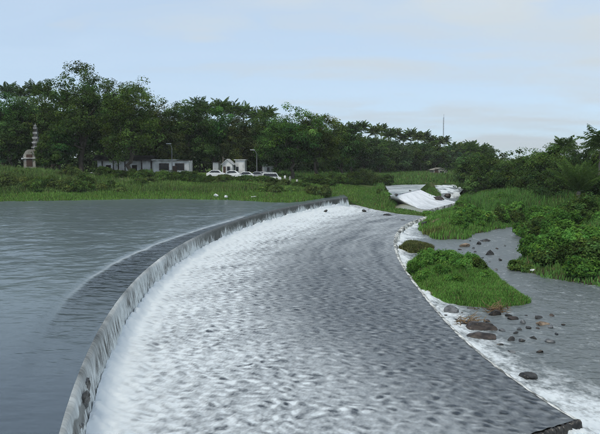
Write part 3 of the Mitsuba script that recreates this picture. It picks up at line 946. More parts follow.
def blades(x, y, z, h, wd, rng, col, colvar=0.25, lean=0.35, seg=2):
    """Bent grass blades: seg 1 = one triangle, 2 = three triangles."""
    n = len(x)
    a = rng.uniform(0, 2 * np.pi, n)
    la = rng.uniform(0, 2 * np.pi, n)
    ln = rng.uniform(0, 1, n) * lean * h
    b = np.stack([np.cos(a), np.sin(a), 0 * a], 1) * (wd / 2)[:, None]
    base = np.stack([x, y, z], 1)
    le = np.stack([np.cos(la) * ln, np.sin(la) * ln, 0 * la], 1)
    tip = base + le + np.stack([0 * h, 0 * h, h], 1)
    if seg == 1:
        v = np.stack([base - b, base + b, tip], 1).reshape(-1, 3)
        f = np.arange(3 * n).reshape(-1, 3)
        m = 3
    else:
        mid = base + le * 0.35 + np.stack([0 * h, 0 * h, h * .6], 1)
        tip[:, 2] -= ln * .35
        v = np.stack([base - b, base + b, mid - b * .8, mid + b * .8, tip], 1).reshape(-1, 3)
        k_ = np.arange(n)[:, None] * 5
        f = np.stack([k_ + [0, 1, 3], k_ + [0, 3, 2], k_ + [2, 3, 4]], 1).reshape(-1, 3)
        m = 5
    col = np.array(np.broadcast_to(col, (n, 3))) * np.array([.95, 1.12, .92]) * np.exp(rng.normal(size=(n, 1)) * colvar)
    dead = rng.uniform(size=n) < 0.07
    col[dead] = np.array([0.20, 0.165, 0.085]) * rng.uniform(.5, 1.2, (dead.sum(), 1))
    return (v, f), np.repeat(np.clip(col, .004, .5), m, 0)


def scatter(poly, n, rng, keep=None):
    x0, y0, x1, y1 = poly.bounds
    x, y = rng.uniform(x0, x1, n), rng.uniform(y0, y1, n)
    ok = shapely.contains_xy(poly, x, y)
    x, y = x[ok], y[ok]
    if keep is not None:
        k_ = keep(x, y)
        x, y = x[k_], y[k_]
    return x, y


def grass_field(name, poly, n, hfn, wd, col, label, seed, seg=1, colfn=None, keep=None, lean=.4, cat='grass'):
    rng = np.random.default_rng(seed)
    x, y = scatter(poly, n, rng, keep)
    z = ground_z(x, y) - 0.03
    h = hfn(x, y) * rng.uniform(.55, 1.25, len(x))
    w_ = wd * rng.uniform(.7, 1.4, len(x)) * np.ones(len(x))
    c = np.array(col)[None] * np.ones((len(x), 1))
    if colfn:
        c = colfn(x, y, c)
    m_, cc = blades(x, y, z, h, w_, rng, c, lean=lean, seg=seg)
    scene[name] = mikit.ply(m_, 'mat_grass', color=cc)
    labels[name] = {'label': label, 'category': cat, 'kind': 'stuff'}


# ------------------------------------------------------------------ grass
strip = Polygon(np.vstack([pool_shore[1:], crest_shore, low_shore[:1], [[22, 135], [-10, 136], [-90, 136]]])).buffer(0)
_ps = LineString(np.vstack([pool_shore, crest_shore[:2]]))


def shore_d(x, y):
    return shapely.distance(shapely.points(x, y), _ps)


def rough_keep(x, y):
    d = shore_d(x, y)
    lim = 6.0 + 7 * mfbm(x, y, .12, 77) - 2.0 + 9 * np.clip((x + 12) / 14, 0, 1)
    return (d > lim) & (d < 27) & (x < 16)



def tone(x, y, c):
    n = mfbm(x, y, 0.13, 51)[:, None]
    n2 = mfbm(x, y, 0.5, 52)[:, None]
    c = c * (0.62 + 0.9 * n) * (0.75 + 0.5 * n2)
    dry = np.clip((n2 - .55) * 4, 0, 1) * .35
    return c * (1 - dry) + np.array([0.14, 0.125, 0.05]) * dry


grass_field('bank_grass', strip, 330000, lambda x, y: 0.22 + 0.5 * mfbm(x, y, .3, 53), 0.11, (0.120, 0.195, 0.052), 'bright green grass along the far left bank', 61, colfn=tone)
tongue = Polygon(np.vstack([crest_shore[-1:], low_shore, pool2_shore[:3], [[34, 168], [12, 130]]])).buffer(0)
grass_field('tongue_grass', tongue, 70000, lambda x, y: (0.22 + 0.8 * mfbm(x, y, .25, 54)) * np.clip(shapely.distance(shapely.points(x, y), LineString(low_shore)) / 4, .3, 1), 0.12, (0.095, 0.175, 0.048), 'green grass on the spit between the two weirs', 62, colfn=tone)
farp = Polygon([[12, 150], [34, 168], [75, 175], [110, 260], [-30, 260], [-5, 150]])
grass_field('meadow_grass', farp.intersection(LEFT), 70000, lambda x, y: 0.5 + 0.9 * mfbm(x, y, .12, 55), 0.26, (0.085, 0.140, 0.048), 'rough meadow grass beyond the distant weir', 63, colfn=tone)
midp = Polygon(np.vstack([right_raw[:8], [[32, 95], [48, 150], [42, 165]], right_back])).buffer(0.9)


def mid_h(x, y):
    return 0.35 + 1.1 * np.clip(mfbm(x, y, .22, 56) - .3, 0, 1)


def mid_tone(x, y, c):
    c = tone(x, y, c)
    d = np.hypot(x - G(431, 233, -2.5)[0], y - G(431, 233, -2.5)[1])
    dry = np.exp(-(d / 2.2) ** 2)[:, None] * .75
    return c * (1 - dry) + np.array([0.13, 0.10, 0.045]) * dry


grass_field('riverside_grass', midp.intersection(RIGHT), 170000, mid_h, 0.075, (0.105, 0.200, 0.050), 'lush grass on the river bank right of the distant weir', 64, colfn=mid_tone, seg=2)
isl_c = G(455, 275, -2.5)[:2]


def isl_h(x, y):
    back = np.clip((y - 43.2) / 2.2, 0, 1)
    c = np.exp(-((x - isl_c[0] + 0.3) / 2.6) ** 2)
    return (0.20 + 0.30 * mfbm(x, y, .9, 91)) + (0.10 + 0.8 * mfbm(x, y, .6, 57)) * back * c * 0.9


grass_field('island_grass', ISLAND, 80000, isl_h, 0.035, (0.110, 0.205, 0.052), 'bright green grass on the small island beside the apron', 65, colfn=tone, seg=2, lean=.55)


def clump_tone(x, y, c):
    n = mfbm(x, y, 1.0, 58)[:, None]
    return c * (1 - n) + np.array([0.13, 0.095, 0.05]) * n


grass_field('clump_grass', CLUMP, 30000, lambda x, y: 0.35 + .5 * mfbm(x, y, .8, 59), 0.045, (0.080, 0.115, 0.040), 'brownish tuft of grass at the apron edge above the island', 66, colfn=clump_tone, seg=2, lean=.7)
rb = Polygon(np.vstack([right_raw[6:14], [[40, 42], [60, 60], [60, 130], [30, 120]]])).buffer(0.9)
grass_field('tall_grass', rb.intersection(RIGHT), 170000, lambda x, y: 0.4 + 1.3 * np.clip((shapely.distance(shapely.points(x, y), LineString(right_shore)) - 1.0) / 5, 0, 1) * (0.5 + mfbm(x, y, .25, 60)), 0.07,
            (0.088, 0.165, 0.050), 'tall green grass covering the right bank', 67, colfn=tone, seg=2, lean=.4)
grass_field('rough_grass', strip, 150000, lambda x, y: (0.4 + 1.0 * mfbm(x, y, .3, 78)) * np.where((y > 112) & (x > -22), .5, 1.0), 0.12, (0.105, 0.150, 0.052), 'rough dark herbs and tall grass behind the bright strip on the left bank', 69, colfn=tone, keep=rough_keep, lean=.5, seg=1)
reed = Polygon([at(-60, 103), at(62, 102), at(92, 106), at(88, 112), at(58, 120), at(-60, 120)])


def reed_h(x, y):
    e = np.clip(((at(95, 105)[0] - x) / 11), 0, 1) ** .7
    return (0.6 + 1.7 * e * (0.55 + .9 * mfbm(x, y, .28, 68))) * np.clip(0.45 + (y - 103) / 9, 0.45, 1)


grass_field('reed_grass', reed, 60000, reed_h, 0.12, (0.115, 0.160, 0.058), 'tall grey green reeds at the left end of the far bank', 68, colfn=tone, seg=2, lean=.7)

grass_field('abutment_grass', BANK2, 9000, lambda x, y: 0.3 + 0.5 * mfbm(x, y, .3, 89), 0.14, (0.100, 0.175, 0.048), 'grass on the bank where the distant weir begins', 74, colfn=tone)
grass_field('islet_grass', ISLET, 9000, lambda x, y: 0.5 + 0.7 * mfbm(x, y, .3, 79), 0.16, (0.085, 0.150, 0.045), 'grass on the small islet at the end of the distant weir', 73, colfn=tone)
fr = LineString(pool2_shore[:int(len(pool2_shore) * .75)]).buffer(1.3)
grass_field('pool_edge_grass', fr, 16000, lambda x, y: 0.35 + 0.8 * mfbm(x, y, .4, 88), 0.16, (0.095, 0.165, 0.048), 'tall grass hanging round the distant pool edge', 75, colfn=tone, keep=lambda x, y: ground_z(x, y) > -1.6, lean=.8)
# leafy plants along the right bank and on the island
bushes = [(532, 262, 3.2, 2.0, 'light', 'leafy shrub at the river bend, lowest on the right bank', 0),
          (556, 270, 3.8, 2.4, 'light', 'broad leafy shrub overhanging the river on the right bank', 0.5),
          (585, 278, 3.8, 2.5, 'mid', 'leafy shrub at the right edge of the picture above the water', 0.5),
          (522, 271, 2.0, 1.0, 'mid', 'low leafy plant at the tip of the right bank', 0.3),
          (540, 244, 3.6, 2.5, 'mid', 'dense shrub on the right bank facing the stream', 1.0),
          (572, 252, 4.6, 3.2, 'light', 'rounded bright green shrub behind the waterside shrubs', 2.0),
          (606, 276, 4.4, 3.0, 'light', 'tall shrub cut by the right edge of the picture', 2.0),
          (536, 230, 3.6, 2.2, 'mid', 'shrub where the stream disappears on the right', 1.0),
          (602, 250, 5.0, 3.6, 'mid', 'high shrub near the right edge, behind the bright rounded one', 3.0),
          (552, 232, 4.2, 2.8, 'light', 'bright shrub upstream of the dense shrub facing the stream', 2.5),
          (500, 226, 3.0, 1.3, 'light', 'low leafy plant on the riverside grass above the stream', 1.0),
          (470, 222, 3.4, 1.3, 'mid', 'low bush in the middle of the riverside grass', 4.0),
          (497, 211, 5.0, 2.0, 'mid', 'bush at the back of the riverside grass before the dark trees', 4.0)]
for i, (px, py, w_, h_, c_, l_, dy_) in enumerate(bushes):
    shrub(100 + i, px, py, Z_RIVER, w_, h_, GREENS[c_], l_, leaf=0.24, dy=dy_)
shrub(120, 452, 273, -2.6, 3.2, 2.1, GREENS['light'], 'leafy green bush in the taller half of the small island', leaf=0.13)
shrub(121, 428, 274, -2.6, 2.2, 1.8, GREENS['light'], 'smaller leafy bush at the left end of the small island', leaf=0.11)
shrub(122, 476, 278, -2.6, 2.2, 1.5, GREENS['mid'], 'dark green bush at the upstream right of the small island', leaf=0.11)

for i, (px, py, w_, h_) in enumerate([(418, 276, 1.5, 1.3), (436, 272, 1.9, 1.7), (442, 281, 1.7, 1.2), (462, 280, 1.9, 1.4), (468, 273, 1.6, 1.5), (424, 283, 1.3, .9), (455, 288, 1.3, .8), (484, 286, 1.2, .8)]):
    shrub(500 + i, px, py, -2.6, w_, h_, np.array(GREENS['light']) * (1.1 if i % 2 else .85), 'leafy herb in the taller growth of the small island', 'leafy_herb', 'leafy herbs of the small island', leaf=0.12)
rng = np.random.default_rng(92)
n_ = 0
for (x, y) in zip(*scatter(rb.intersection(RIGHT.buffer(-0.6)), 900, rng, lambda x, y: (y < 92) & (x / y < .50))):
    d_ = LineString(right_raw).distance(shapely.Point(x, y))
    if d_ > 13 or (n_ >= 60) or rng.uniform() > (1.0 if d_ < 6 else .45):
        continue
    w_ = rng.uniform(1.8, 3.4)
    shrub(520 + n_, (x, y), None, 0, w_, w_ * rng.uniform(.55, .85), np.array(GREENS[['light', 'mid', 'light'][n_ % 3]]) * rng.uniform(.85, 1.15), 'broad leaved shrub in the dense growth of the right bank', 'bank_shrub', 'shrubs of the right bank growth', leaf=0.26, n_mul=.8)
    n_ += 1
n_ = 0
for (x, y) in zip(*scatter(midp.intersection(RIGHT.buffer(-1.2)), 600, rng, lambda x, y: (y < 135) & (x / y > 0.245))):
    if n_ >= 26:
        break
    w_ = rng.uniform(1.4, 3.6)
    shrub(600 + n_, (x, y), None, 0, w_, w_ * rng.uniform(.35, .6), np.array(GREENS['light']) * rng.uniform(.75, 1.1), 'low leafy weed clump in the riverside grass', 'weed_clump', 'weed clumps of the riverside grass', leaf=0.26, n_mul=.8)
    n_ += 1
n_ = 0
for (x, y) in zip(*scatter(strip, 900, rng, lambda x, y: (shore_d(x, y) > 6) & (shore_d(x, y) < 24) & (x < 6))):
    if n_ >= 50:
        break
    w_ = rng.uniform(1.8, 4.2)
    shrub(660 + n_, (x, y), None, 0, w_, w_ * rng.uniform(.3, .5) * (.55 if (y > 108 and x > -22) else 1.0), np.array(GREENS[['olive', 'mid', 'deep'][n_ % 3]]) * rng.uniform(.9, 1.3), 'low scrubby bush in the rough growth of the left bank', 'scrub_bush', 'scrub bushes of the left bank', leaf=0.3, n_mul=.7)
    n_ += 1

shrub(730, 389.5, 199.5, -.9, 3.0, 1.3, GREENS['light'], 'low bush at the left end of the distant weir', leaf=0.3)
shrub(732, 426.5, 213.6, -2.2, 2.4, .9, GREENS['light'], 'low weed at the pointed end of the green slab below the distant weir', leaf=0.28)
shrub(731, 383, 191, 0.0, 2.2, 1.2, GREENS['mid'], 'low bush on the left shore of the distant pool', leaf=0.3)

# bushes on the far left bank
lb = [(8, 178, 105, 7.0, 3.0, 'olive', 'large rounded bush at the left edge of the picture above the pool'), (38, 180, 104.5, 6.5, 2.7, 'mid', 'wide rounded bush on the left bank below the temple tower'), (62, 181, 104, 5.5, 2.5, 'olive', 'rounded bush on the left bank below the tallest tree'), (82, 184, 104, 4.6, 2.0, 'mid', 'low rounded bush near the water left of the footpath'), (98, 185, 106, 3.4, 1.5, 'olive', 'small rounded bush beside the top of the footpath'), (32, 176, 116, 4.2, 2.6, 'olive', 'bush in front of the little shrine'), (20, 176, 112, 5, 3.0, 'mid', 'pale bush among the reeds at the left end'), (70, 178, 114, 5.0, 3.2, 'olive', 'rounded bush to the right of the reeds'),
      (88, 182, 112, 3.5, 2.2, 'mid', 'low bush beside the pale footpath'), (118, 180, 122, 4.0, 2.4, 'deep', 'dark bush before the verandah of the long white house'),
      (134, 180, 121, 4.0, 2.3, 'mid', 'green bush hiding the middle of the long white house'), (150, 180, 122, 4.4, 2.0, 'deep', 'low dark bush before the right half of the long white house'),
      (172, 180, 121, 5.4, 2.2, 'mid', 'bush in front of the lamp post by the long white house'), (190, 180, 121, 5.0, 2.2, 'deep', 'dark bush at the right corner of the long white house'),
      (207, 181, 120, 5.0, 1.3, 'deep', 'dark bush below the leftmost parked car'), (224, 182, 119, 5.0, 1.5, 'olive', 'olive bush below the gabled white house'),
      (243, 182, 119, 5.0, 1.4, 'deep', 'dark bush below the middle parked car'), (260, 182, 119, 5.4, 1.5, 'deep', 'dark bush below the grey parked car'),
      (277, 182, 119, 4.6, 1.4, 'olive', 'olive bush below the white van'), (318, 181, 128, 6.0, 2.2, 'deep', 'dark bush at the foot of the big round tree'),
      (367, 172, 150, 8.5, 4.6, 'olive', 'big pale green bush standing alone in the meadow'), (382, 172, 158, 7, 3.4, 'mid', 'bush just right of the big pale bush in the meadow'),
      (104, 178, 124, 4.0, 2.2, 'deep', 'dark bush at the left end of the verandah'), (298, 182, 119, 5.0, 1.1, 'deep', 'low dark bush between van and big round tree'),
      (330, 178, 132, 6.0, 2.6, 'mid', 'bush right of the big round tree'), (345, 176, 138, 6.0, 2.8, 'deep', 'dark bush at the right foot of the tree row')]
for i, (px, py, D, w_, h_, c_, l_) in enumerate(lb):
    shrub(140 + i, at(px, D), None, 0, w_, h_, GREENS[c_], l_, leaf=0.26, d=min(w_, 4))

# ------------------------------------------------------------------ trees
big = broad_tree(201, at(84, 128), top_z(63, 128), 17.5, GREENS['deep'], 'tallest tree on the left, open feathery top above the others', 'broadleaf_tree', low=.16, lobes_n=9, gap=.5)
tl = [
    (46, 138, 121, 5, 'deep', 'small tree in front of the right side of the temple tower'),
    (132, 78, 126, 14, 'deep', 'second tallest broad tree, over the long white house'),
    (108, 84, 134, 12, 'dark', 'dark tree filling the gap between the two tallest trees'),
    (158, 98, 136, 9, 'deep', 'narrow tree at the right shoulder of the tallest pair'),
    (190, 98, 138, 12.5, 'dark', 'round dark tree behind the right end of the long white house'),
    (214, 108, 142, 10, 'deep', 'dark tree behind the gabled white house'),
    (240, 118, 140, 9, 'dark', 'dark tree behind the tall white wall'),
    (262, 112, 146, 10, 'deep', 'tree left of the big round tree'),
    (292, 104, 137, 15, 'mid', 'big round lighter tree in the middle of the left bank'),
    (318, 112, 140, 13, 'mid', 'wide tree adjoining the big round tree on its right'),
    (341, 124, 150, 11, 'deep', 'last tree of the left row before the palms'),
    (55, 90, 140, 12, 'deep', 'tree just left of the tallest tree'),
    (30, 95, 146, 13, 'blue', 'tree above the small temple tower'),
    (6, 95, 140, 13, 'deep', 'tree at the left edge of the picture'),
    (-22, 92, 136, 13, 'mid', 'tree just beyond the left edge of the picture'),
    (12, 120, 130, 9, 'dark', 'low dark tree left of the small temple'),
    (60, 130, 128, 8, 'dark', 'low dark tree right of the small temple'),
    (172, 128, 134, 8, 'dark', 'low dark tree over the flat roof of the long white house'),
    (276, 138, 136, 8, 'dark', 'low dark tree behind the white van'),
]
for i, (px, ty, D, w_, c_, l_) in enumerate(tl):
    broad_tree(210 + i, at(px, D), top_z(ty, D), w_, np.array(GREENS[c_]) * np.array([1.0 + .25 * math.sin(i * 2.3), 1.0 + .12 * math.sin(i * 1.7), 1.0]), l_, 'broadleaf_tree', low=.12, var=.35)
GB = 'far trees of the left grove'
for i, (px, ty, D, w_) in enumerate([(-60, 95, 150, 16), (-5, 97, 165, 14), (40, 98, 170, 14), (100, 100, 170, 15), (140, 104, 170, 15), (178, 108, 168, 14), (205, 114, 172, 14), (232, 116, 170, 14), (255, 120, 175, 14), (280, 118, 170, 14), (305, 124, 180, 14), (330, 128, 185, 14)]):
    broad_tree(240 + i, at(px, D), top_z(ty, D), w_, GREENS['dark' if i % 2 else 'deep'], 'dark tree in the second row behind the left bank trees', 'grove_tree', GB, low=.05, clumps=150)
for i, (px, ty, D, w_) in enumerate([(352, 131, 196, 13), (366, 135, 200, 13), (380, 137, 208, 13), (394, 138, 220, 13), (408, 140, 230, 14), (420, 142, 240, 14), (433, 143, 255, 14), (446, 146, 275, 15), (458, 149, 300, 16), (470, 151, 320, 16), (484, 152, 320, 16)]):
    broad_tree(260 + i, at(px, D), top_z(ty, D), w_, GREENS['blue' if i % 2 else 'deep'], 'hazy tree in the distant grove behind the meadow', 'distant_tree', 'trees of the distant grove', low=.04, clumps=110)
pal = [(222, 103, 165, 0), (233, 106, 172, 0), (244, 108, 168, 0), (12, 88, 172, 0), (24, 90, 178, 0), (38, 86, 175, 0), (47, 88, 168, 0), (200, 102, 175, 0), (208, 106, 180, 0), (257, 112, 180, 0), (268, 110, 175, 0)]
for i, (px, ty, D, _) in enumerate(pal):
    coconut(300 + i, at(px, D), top_z(ty, D), 'coconut palm rising behind the trees of the left bank', 'coconut palms behind the left bank', size=3.7, col='blue' if i % 2 else 'deep')
rngp = np.random.default_rng(5)
for i, px in enumerate([346, 353, 361, 374, 381, 388, 395, 403, 410, 417, 424, 430, 437, 444, 451, 457, 463, 471]):
    ty = np.interp(px, [346, 361, 395, 425, 451, 471], [122, 125, 129, 131, 140, 143]) + rngp.uniform(-1.5, 6)
    D = np.interp(px, [346, 471], [205, 300]) + rngp.uniform(-6, 14)
    coconut(330 + i, at(px, D), top_z(ty, D), 'coconut palm in the distant grove beyond the meadow', 'coconut palms of the distant grove', size=3.6, col=['olive', 'blue', 'deep'][i % 3])
tr = [(476, 152, 150, 11, 'dark', 'dark tree just right of the rapids'), (496, 150, 140, 11, 'deep', 'wide dark tree in the middle of the right grove'), (514, 149, 132, 10, 'dark', 'dark tree left of the open topped tree on the right'),
      (533, 147, 122, 9, 'deep', 'rounded tree above the right bank'), (548, 142, 118, 9, 'mid', 'open topped lighter tree on the right'), (566, 146, 112, 9, 'deep', 'tree behind the feathery palm'),
      (590, 143, 108, 9, 'dark', 'dark tree behind the palm at the right edge'), (612, 140, 104, 9, 'deep', 'tree beyond the right edge of the picture'), (485, 165, 128, 7, 'dark', 'low dark tree at the left foot of the right grove'),
      (508, 170, 118, 7, 'dark', 'low dark tree over the riverside grass'), (530, 172, 108, 7, 'dark', 'low dark tree behind the tall grass'), (556, 172, 98, 8, 'dark', 'low dark tree left of the feathery palm'), (600, 172, 88, 8, 'dark', 'low dark tree under the palm at the right edge')]
for i, (px, ty, D, w_, c_, l_) in enumerate(tr):
    broad_tree(280 + i, at(px, D), top_z(ty, D), w_, GREENS[c_], l_, 'grove_tree_right' if False else 'riverside_tree', low=.06)
for i, (px, ty, D) in enumerate([(470, 145, 220), (480, 147, 230)]):
    coconut(360 + i, at(px, D), top_z(ty, D), ['coconut palm standing just right of the mast', 'coconut palm second to the right of the mast'][i], size=4.2, col='deep')
coconut(364, at(599, 96), top_z(134, 96), 'coconut palm at the right edge rising above the trees', size=4.0, col='dark')
coconut(365, at(563, 118), top_z(141, 118), 'coconut palm poking above the right grove', size=3.0, col='deep')

# the mass of wood behind the single trees
def wood(name, pts, n, h0, h1, label, seed, leaf, col):
    rng = np.random.default_rng(seed)
    w = np.array(pts)
    t_ = rng.uniform(0, 1, n)
    seg = np.concatenate([[0], np.cumsum(np.linalg.norm(np.diff(w, axis=0), axis=1))])
    x = np.interp(t_ * seg[-1], seg, w[:, 0]) + rng.normal(size=n) * 2.0
    y = np.interp(t_ * seg[-1], seg, w[:, 1]) + rng.uniform(-5, 5, n)
    hm = h0 + (h1 - h0) * meshkit.noise(np.stack([x * .16, y * .05, 0 * x], -1), seed)
    z = ground_z(x, y) + rng.uniform(0, 1, n) ** .8 * hm
    per = 26
    q = rng.normal(size=(n, per, 3))
    q /= np.linalg.norm(q, axis=2, keepdims=True)
    pos = np.stack([x, y, z], 1)[:, None] + q * rng.uniform(.3, 1, (n, per, 1)) * np.array([1.5, 1.2, .9])
    v, f = leaves(pos.reshape(-1, 3), (q + [0, -.3, .6]).reshape(-1, 3), leaf, rng)
    cc = np.array(col)[None] * np.exp(rng.normal(size=(n, 1)) * .25)
    cc = np.repeat(np.repeat(cc, per, 0), 4, 0)
    scene[name] = mikit.ply((v, f), 'mat_leaf', color=cc)
    labels[name] = {'label': label, 'category': 'wood', 'kind': 'stuff'}


wood('far_wood', [at(-120, 175), at(60, 172), at(180, 172), at(300, 178), at(345, 200), at(420, 255), at(490, 335)], 5600, 7.5, 12.5, 'dark undergrowth closing the view behind the left bank trees', 71, 0.75, GREENS['dark'])
wood('riverside_wood', [at(462, 175), at(500, 150), at(540, 130), at(580, 108), at(640, 92)], 1900, 3.0, 6.5, 'dark undergrowth behind the right bank trees', 72, 0.5, GREENS['dark'])

# the feathery palm on the right, frond by frond
fp = at(579, 84)
fz = gz(*fp)
rng = np.random.default_rng(77)
t = thing('feather_palm', 'stout palm with upright feathery fronds above the tall grass on the right', 'palm tree')
zc = fz + 3.4
part(t, 'trunk', tube(np.stack([np.linspace(fp[0] - .2, fp[0], 6), np.full(6, fp[1]), np.linspace(fz - .1, zc, 6)], 1), np.linspace(.3, .22, 6), 9), 'mat_palm_bark', smooth=True)
for i in range(26):
    az = i * 2.39996
    el = 1.52 - 0.75 * (i / 26) + rng.uniform(-.1, .1)
    fm = frond(np.array([fp[0], fp[1], zc]), az, el, rng.uniform(4.2, 5.6), rng, droop=0.7, n=9, wid=.13, leaflet=.75, k=28)
    part(t, 'frond', fm, 'mat_leaf', color=np.broadcast_to(np.array(GREENS['mid']) * math.exp(rng.normal() * .2), (len(fm[0]), 3)))

# ------------------------------------------------------------------ buildings on the left bank
def local(o, a):
    """(function placing points given in a building's own frame: x along its front, y back from it, z up)."""
    o = np.asarray(o, float)
    return lambda mesh: (rotz(mesh[0], a) + o, mesh[1])


D = 130.0
hx = [(v_ - 300) / FOC * D for v_ in (98, 154, 190)]
hz = gz(hx[1], D)
L1 = hx[1] - hx[0]
L2 = hx[2] - hx[1]
pl_ = local((hx[0], D, hz), 0)
h1 = thing('long_house', 'long low white house with dark verandah roof under the tall trees', 'house')
part(h1, 'wall', pl_(box((L1 / 2, 2.3, 1.65), (L1, 4.6, 3.5))), 'mat_white_wall')
rp = Polygon([(-.6, -1.6), (L1 + .1, -1.6), (L1 + .1, 5.2), (-.6, 5.2)])
rv_ = np.array([[-.7, -.9, 3.25], [L1 - .05, -.9, 3.25], [L1 - .05, 1.8, 4.15], [-.7, 1.8, 4.15], [-.7, 5.2, 3.3], [L1 - .05, 5.2, 3.3]])
rv_ = np.vstack([rv_, rv_ - [0, 0, .16]])
rf_ = np.array([[0, 1, 2, 3], [3, 2, 5, 4], [7, 6, 9, 8], [8, 9, 10, 11], [0, 6, 7, 1], [4, 5, 11, 10], [0, 3, 9, 6], [3, 4, 10, 9], [1, 7, 8, 2], [2, 8, 11, 5]])
part(h1, 'roof', pl_((rv_, rf_)), 'mat_dark_roof')
for px in (104, 115, 120, 126.5, 143, 152.5):
    x_ = (px - 300) / FOC * D - hx[0]
    part(h1, 'post', pl_(box((x_, -.72, 1.6), (.2, .2, 3.2))), 'mat_dark_wood')
for px in (109, 135):
    x_ = (px - 300) / FOC * D - hx[0]
    part(h1, 'door', pl_(box((x_, -.02, 1.15), (1.0, .08, 2.1))), 'mat_dark_wood')
ann = thing('annex', 'flat roofed white annex with two dark windows joined to the long house', 'house')
pa = local((hx[1], D - .6, hz), 0)
part(ann, 'wall', pa(box((L2 / 2, 2.2, 1.5), (L2 - .1, 4.4, 3.2))), 'mat_white_wall')
part(ann, 'roof', pa(box((L2 * .32, 2.1, 3.22), (L2 * .68, 5.2, .22))), 'mat_pale_roof')
part(ann, 'roof', pa(box((L2 * .83, 2.1, 3.18), (L2 * .33, 5.0, .16))), 'mat_dark_roof', label='darker right part of the flat roof')
for px, wd in ((164.5, 1.85), (180, 1.75)):
    x_ = (px - 300) / FOC * (D - .6) - hx[1]
    w_ = part(ann, 'window', pa(box((x_, -.02, 1.85), (wd, .08, 1.25))), 'mat_glass')
    part(w_, 'frame', pa(cat_mesh([box((x_ - wd / 2, -.05, 1.85), (.09, .1, 1.35)), box((x_ + wd / 2, -.05, 1.85), (.09, .1, 1.35)), box((x_, -.05, 1.85), (.08, .1, 1.25)), box((x_, -.05, 1.2), (wd + .2, .14, .08)), box((x_, -.05, 2.5), (wd + .1, .1, .08))])), 'mat_brown_door')
part(ann, 'door', pa(box((L2 * .60, -.02, 1.0), (.95, .08, 2.05))), 'mat_brown_door')


def lamp_post(px, D, ty, tip, label):
    x, y = at(px, D)
    z0 = gz(x, y)
    zt = top_z(ty, D)
    t = thing('street_lamp', label, 'street lamp')
    part(t, 'pole', tube([[x, y, z0 - .2], [x, y, z0 + (zt - z0) * .5], [x, y, zt - .8]], [.1, .08, .06], 8), 'mat_steel', smooth=True)
    part(t, 'arm', tube([[x, y, zt - .8], [x + tip * .35, y, zt - .25], [x + tip, y, zt]], [.05, .045, .04], 6), 'mat_steel', smooth=True)
    hv, hf = box((0, 0, 0), (.95, .35, .16))
    a = math.atan2(.35, tip)
    hv = hv @ np.array([[math.cos(-a if tip > 0 else math.pi - a), 0, 0.0], [0, 1, 0], [0, 0, 1]]) if False else hv
    part(t, 'lamp_head', (hv + [x + tip, y, zt + .03], hf), 'mat_lamp')
    return t


lamp_post(172.5, 127, 144, -.6, 'street lamp with pale head in front of the white annex')
lamp_post(257, 133, 150, -.9, 'thin street lamp among the parked cars')

# small white houses among the cars
def gable_house(name, px0, px1, D, hw, hroof, label, mat='mat_white_wall', roof='mat_dark_roof', win=True, depth=5.0):
    x0, x1 = (px0 - 300) / FOC * D, (px1 - 300) / FOC * D
    w = x1 - x0
    z0 = gz((x0 + x1) / 2, D)
    p_ = local((x0, D, z0), 0)
    t = thing(name, label, 'house')
    pts = np.array([[0, 0, -.3], [w, 0, -.3], [w, 0, hw], [w / 2, 0, hw + hroof], [0, 0, hw]])
    v = np.vstack([pts, pts + [0, depth, 0]])
    f = [[0, 1, 2], [0, 2, 4], [4, 2, 3], [5, 7, 6], [5, 9, 7], [9, 8, 7], [0, 5, 6], [0, 6, 1], [1, 6, 7], [1, 7, 2], [0, 4, 9], [0, 9, 5]]
    part(t, 'wall', p_((v, np.array(f))), mat)
    e = .3
    rvv = np.array([[-e, -e, hw - e * hroof / (w / 2) + .02], [w / 2, -e, hw + hroof + .02], [w + e, -e, hw - e * hroof / (w / 2) + .02]])
    rvv = np.vstack([rvv, rvv + [0, depth + 2 * e, 0]])
    rvv = np.vstack([rvv, rvv + [0, 0, .14]])
    q = np.array([[6, 9, 10, 7], [7, 10, 11, 8], [0, 1, 4, 3], [1, 2, 5, 4], [0, 6, 7, 1], [1, 7, 8, 2], [3, 4, 10, 9], [4, 5, 11, 10], [0, 3, 9, 6], [2, 8, 11, 5]])
    part(t, 'roof', p_((rvv, q)), roof)
    if win:
        wn = part(t, 'window', p_(box((w * .62, -.03, hw * .62), (w * .32, .08, hw * .36))), 'mat_glass')
        part(wn, 'frame', p_(cat_mesh([box((w * .46, -.05, hw * .62), (.08, .1, hw * .4)), box((w * .78, -.05, hw * .62), (.08, .1, hw * .4)), box((w * .62, -.05, hw * .43), (w * .38, .12, .08))])), 'mat_pale_roof')
        part(t, 'door', p_(box((w * .22, -.03, 1.0), (w * .24, .08, 2.0))), 'mat_brown_door')
    return t


gable_house('gabled_house', 222.5, 232.5, 131, 2.5, .9, 'small gabled white house with a dark window behind parked cars', roof='mat_pale_roof')


def block_house(px0, px1, D, h, label, roof='mat_pale_roof', win=()):
    x0, x1 = (px0 - 300) / FOC * D, (px1 - 300) / FOC * D
    w = x1 - x0
    z0 = gz((x0 + x1) / 2, D)
    p_ = local((x0, D, z0), 0)
    t = thing('block_house', label, 'house')
    part(t, 'wall', p_(box((w / 2, 2.4, h / 2 - .1), (w, 4.8, h + .2))), 'mat_white_wall')
    part(t, 'roof', p_(box((w / 2, 2.4, h + .1), (w + .5, 5.3, .18))), roof)
    for (a, b, ww, wh) in win:
        wn = part(t, 'window', p_(box((w * a, -.02, h * b), (ww, .08, wh))), 'mat_glass')
        part(wn, 'sill', p_(box((w * a, -.08, h * b - wh / 2 - .05), (ww + .2, .2, .08))), 'mat_pale_roof')
    return t


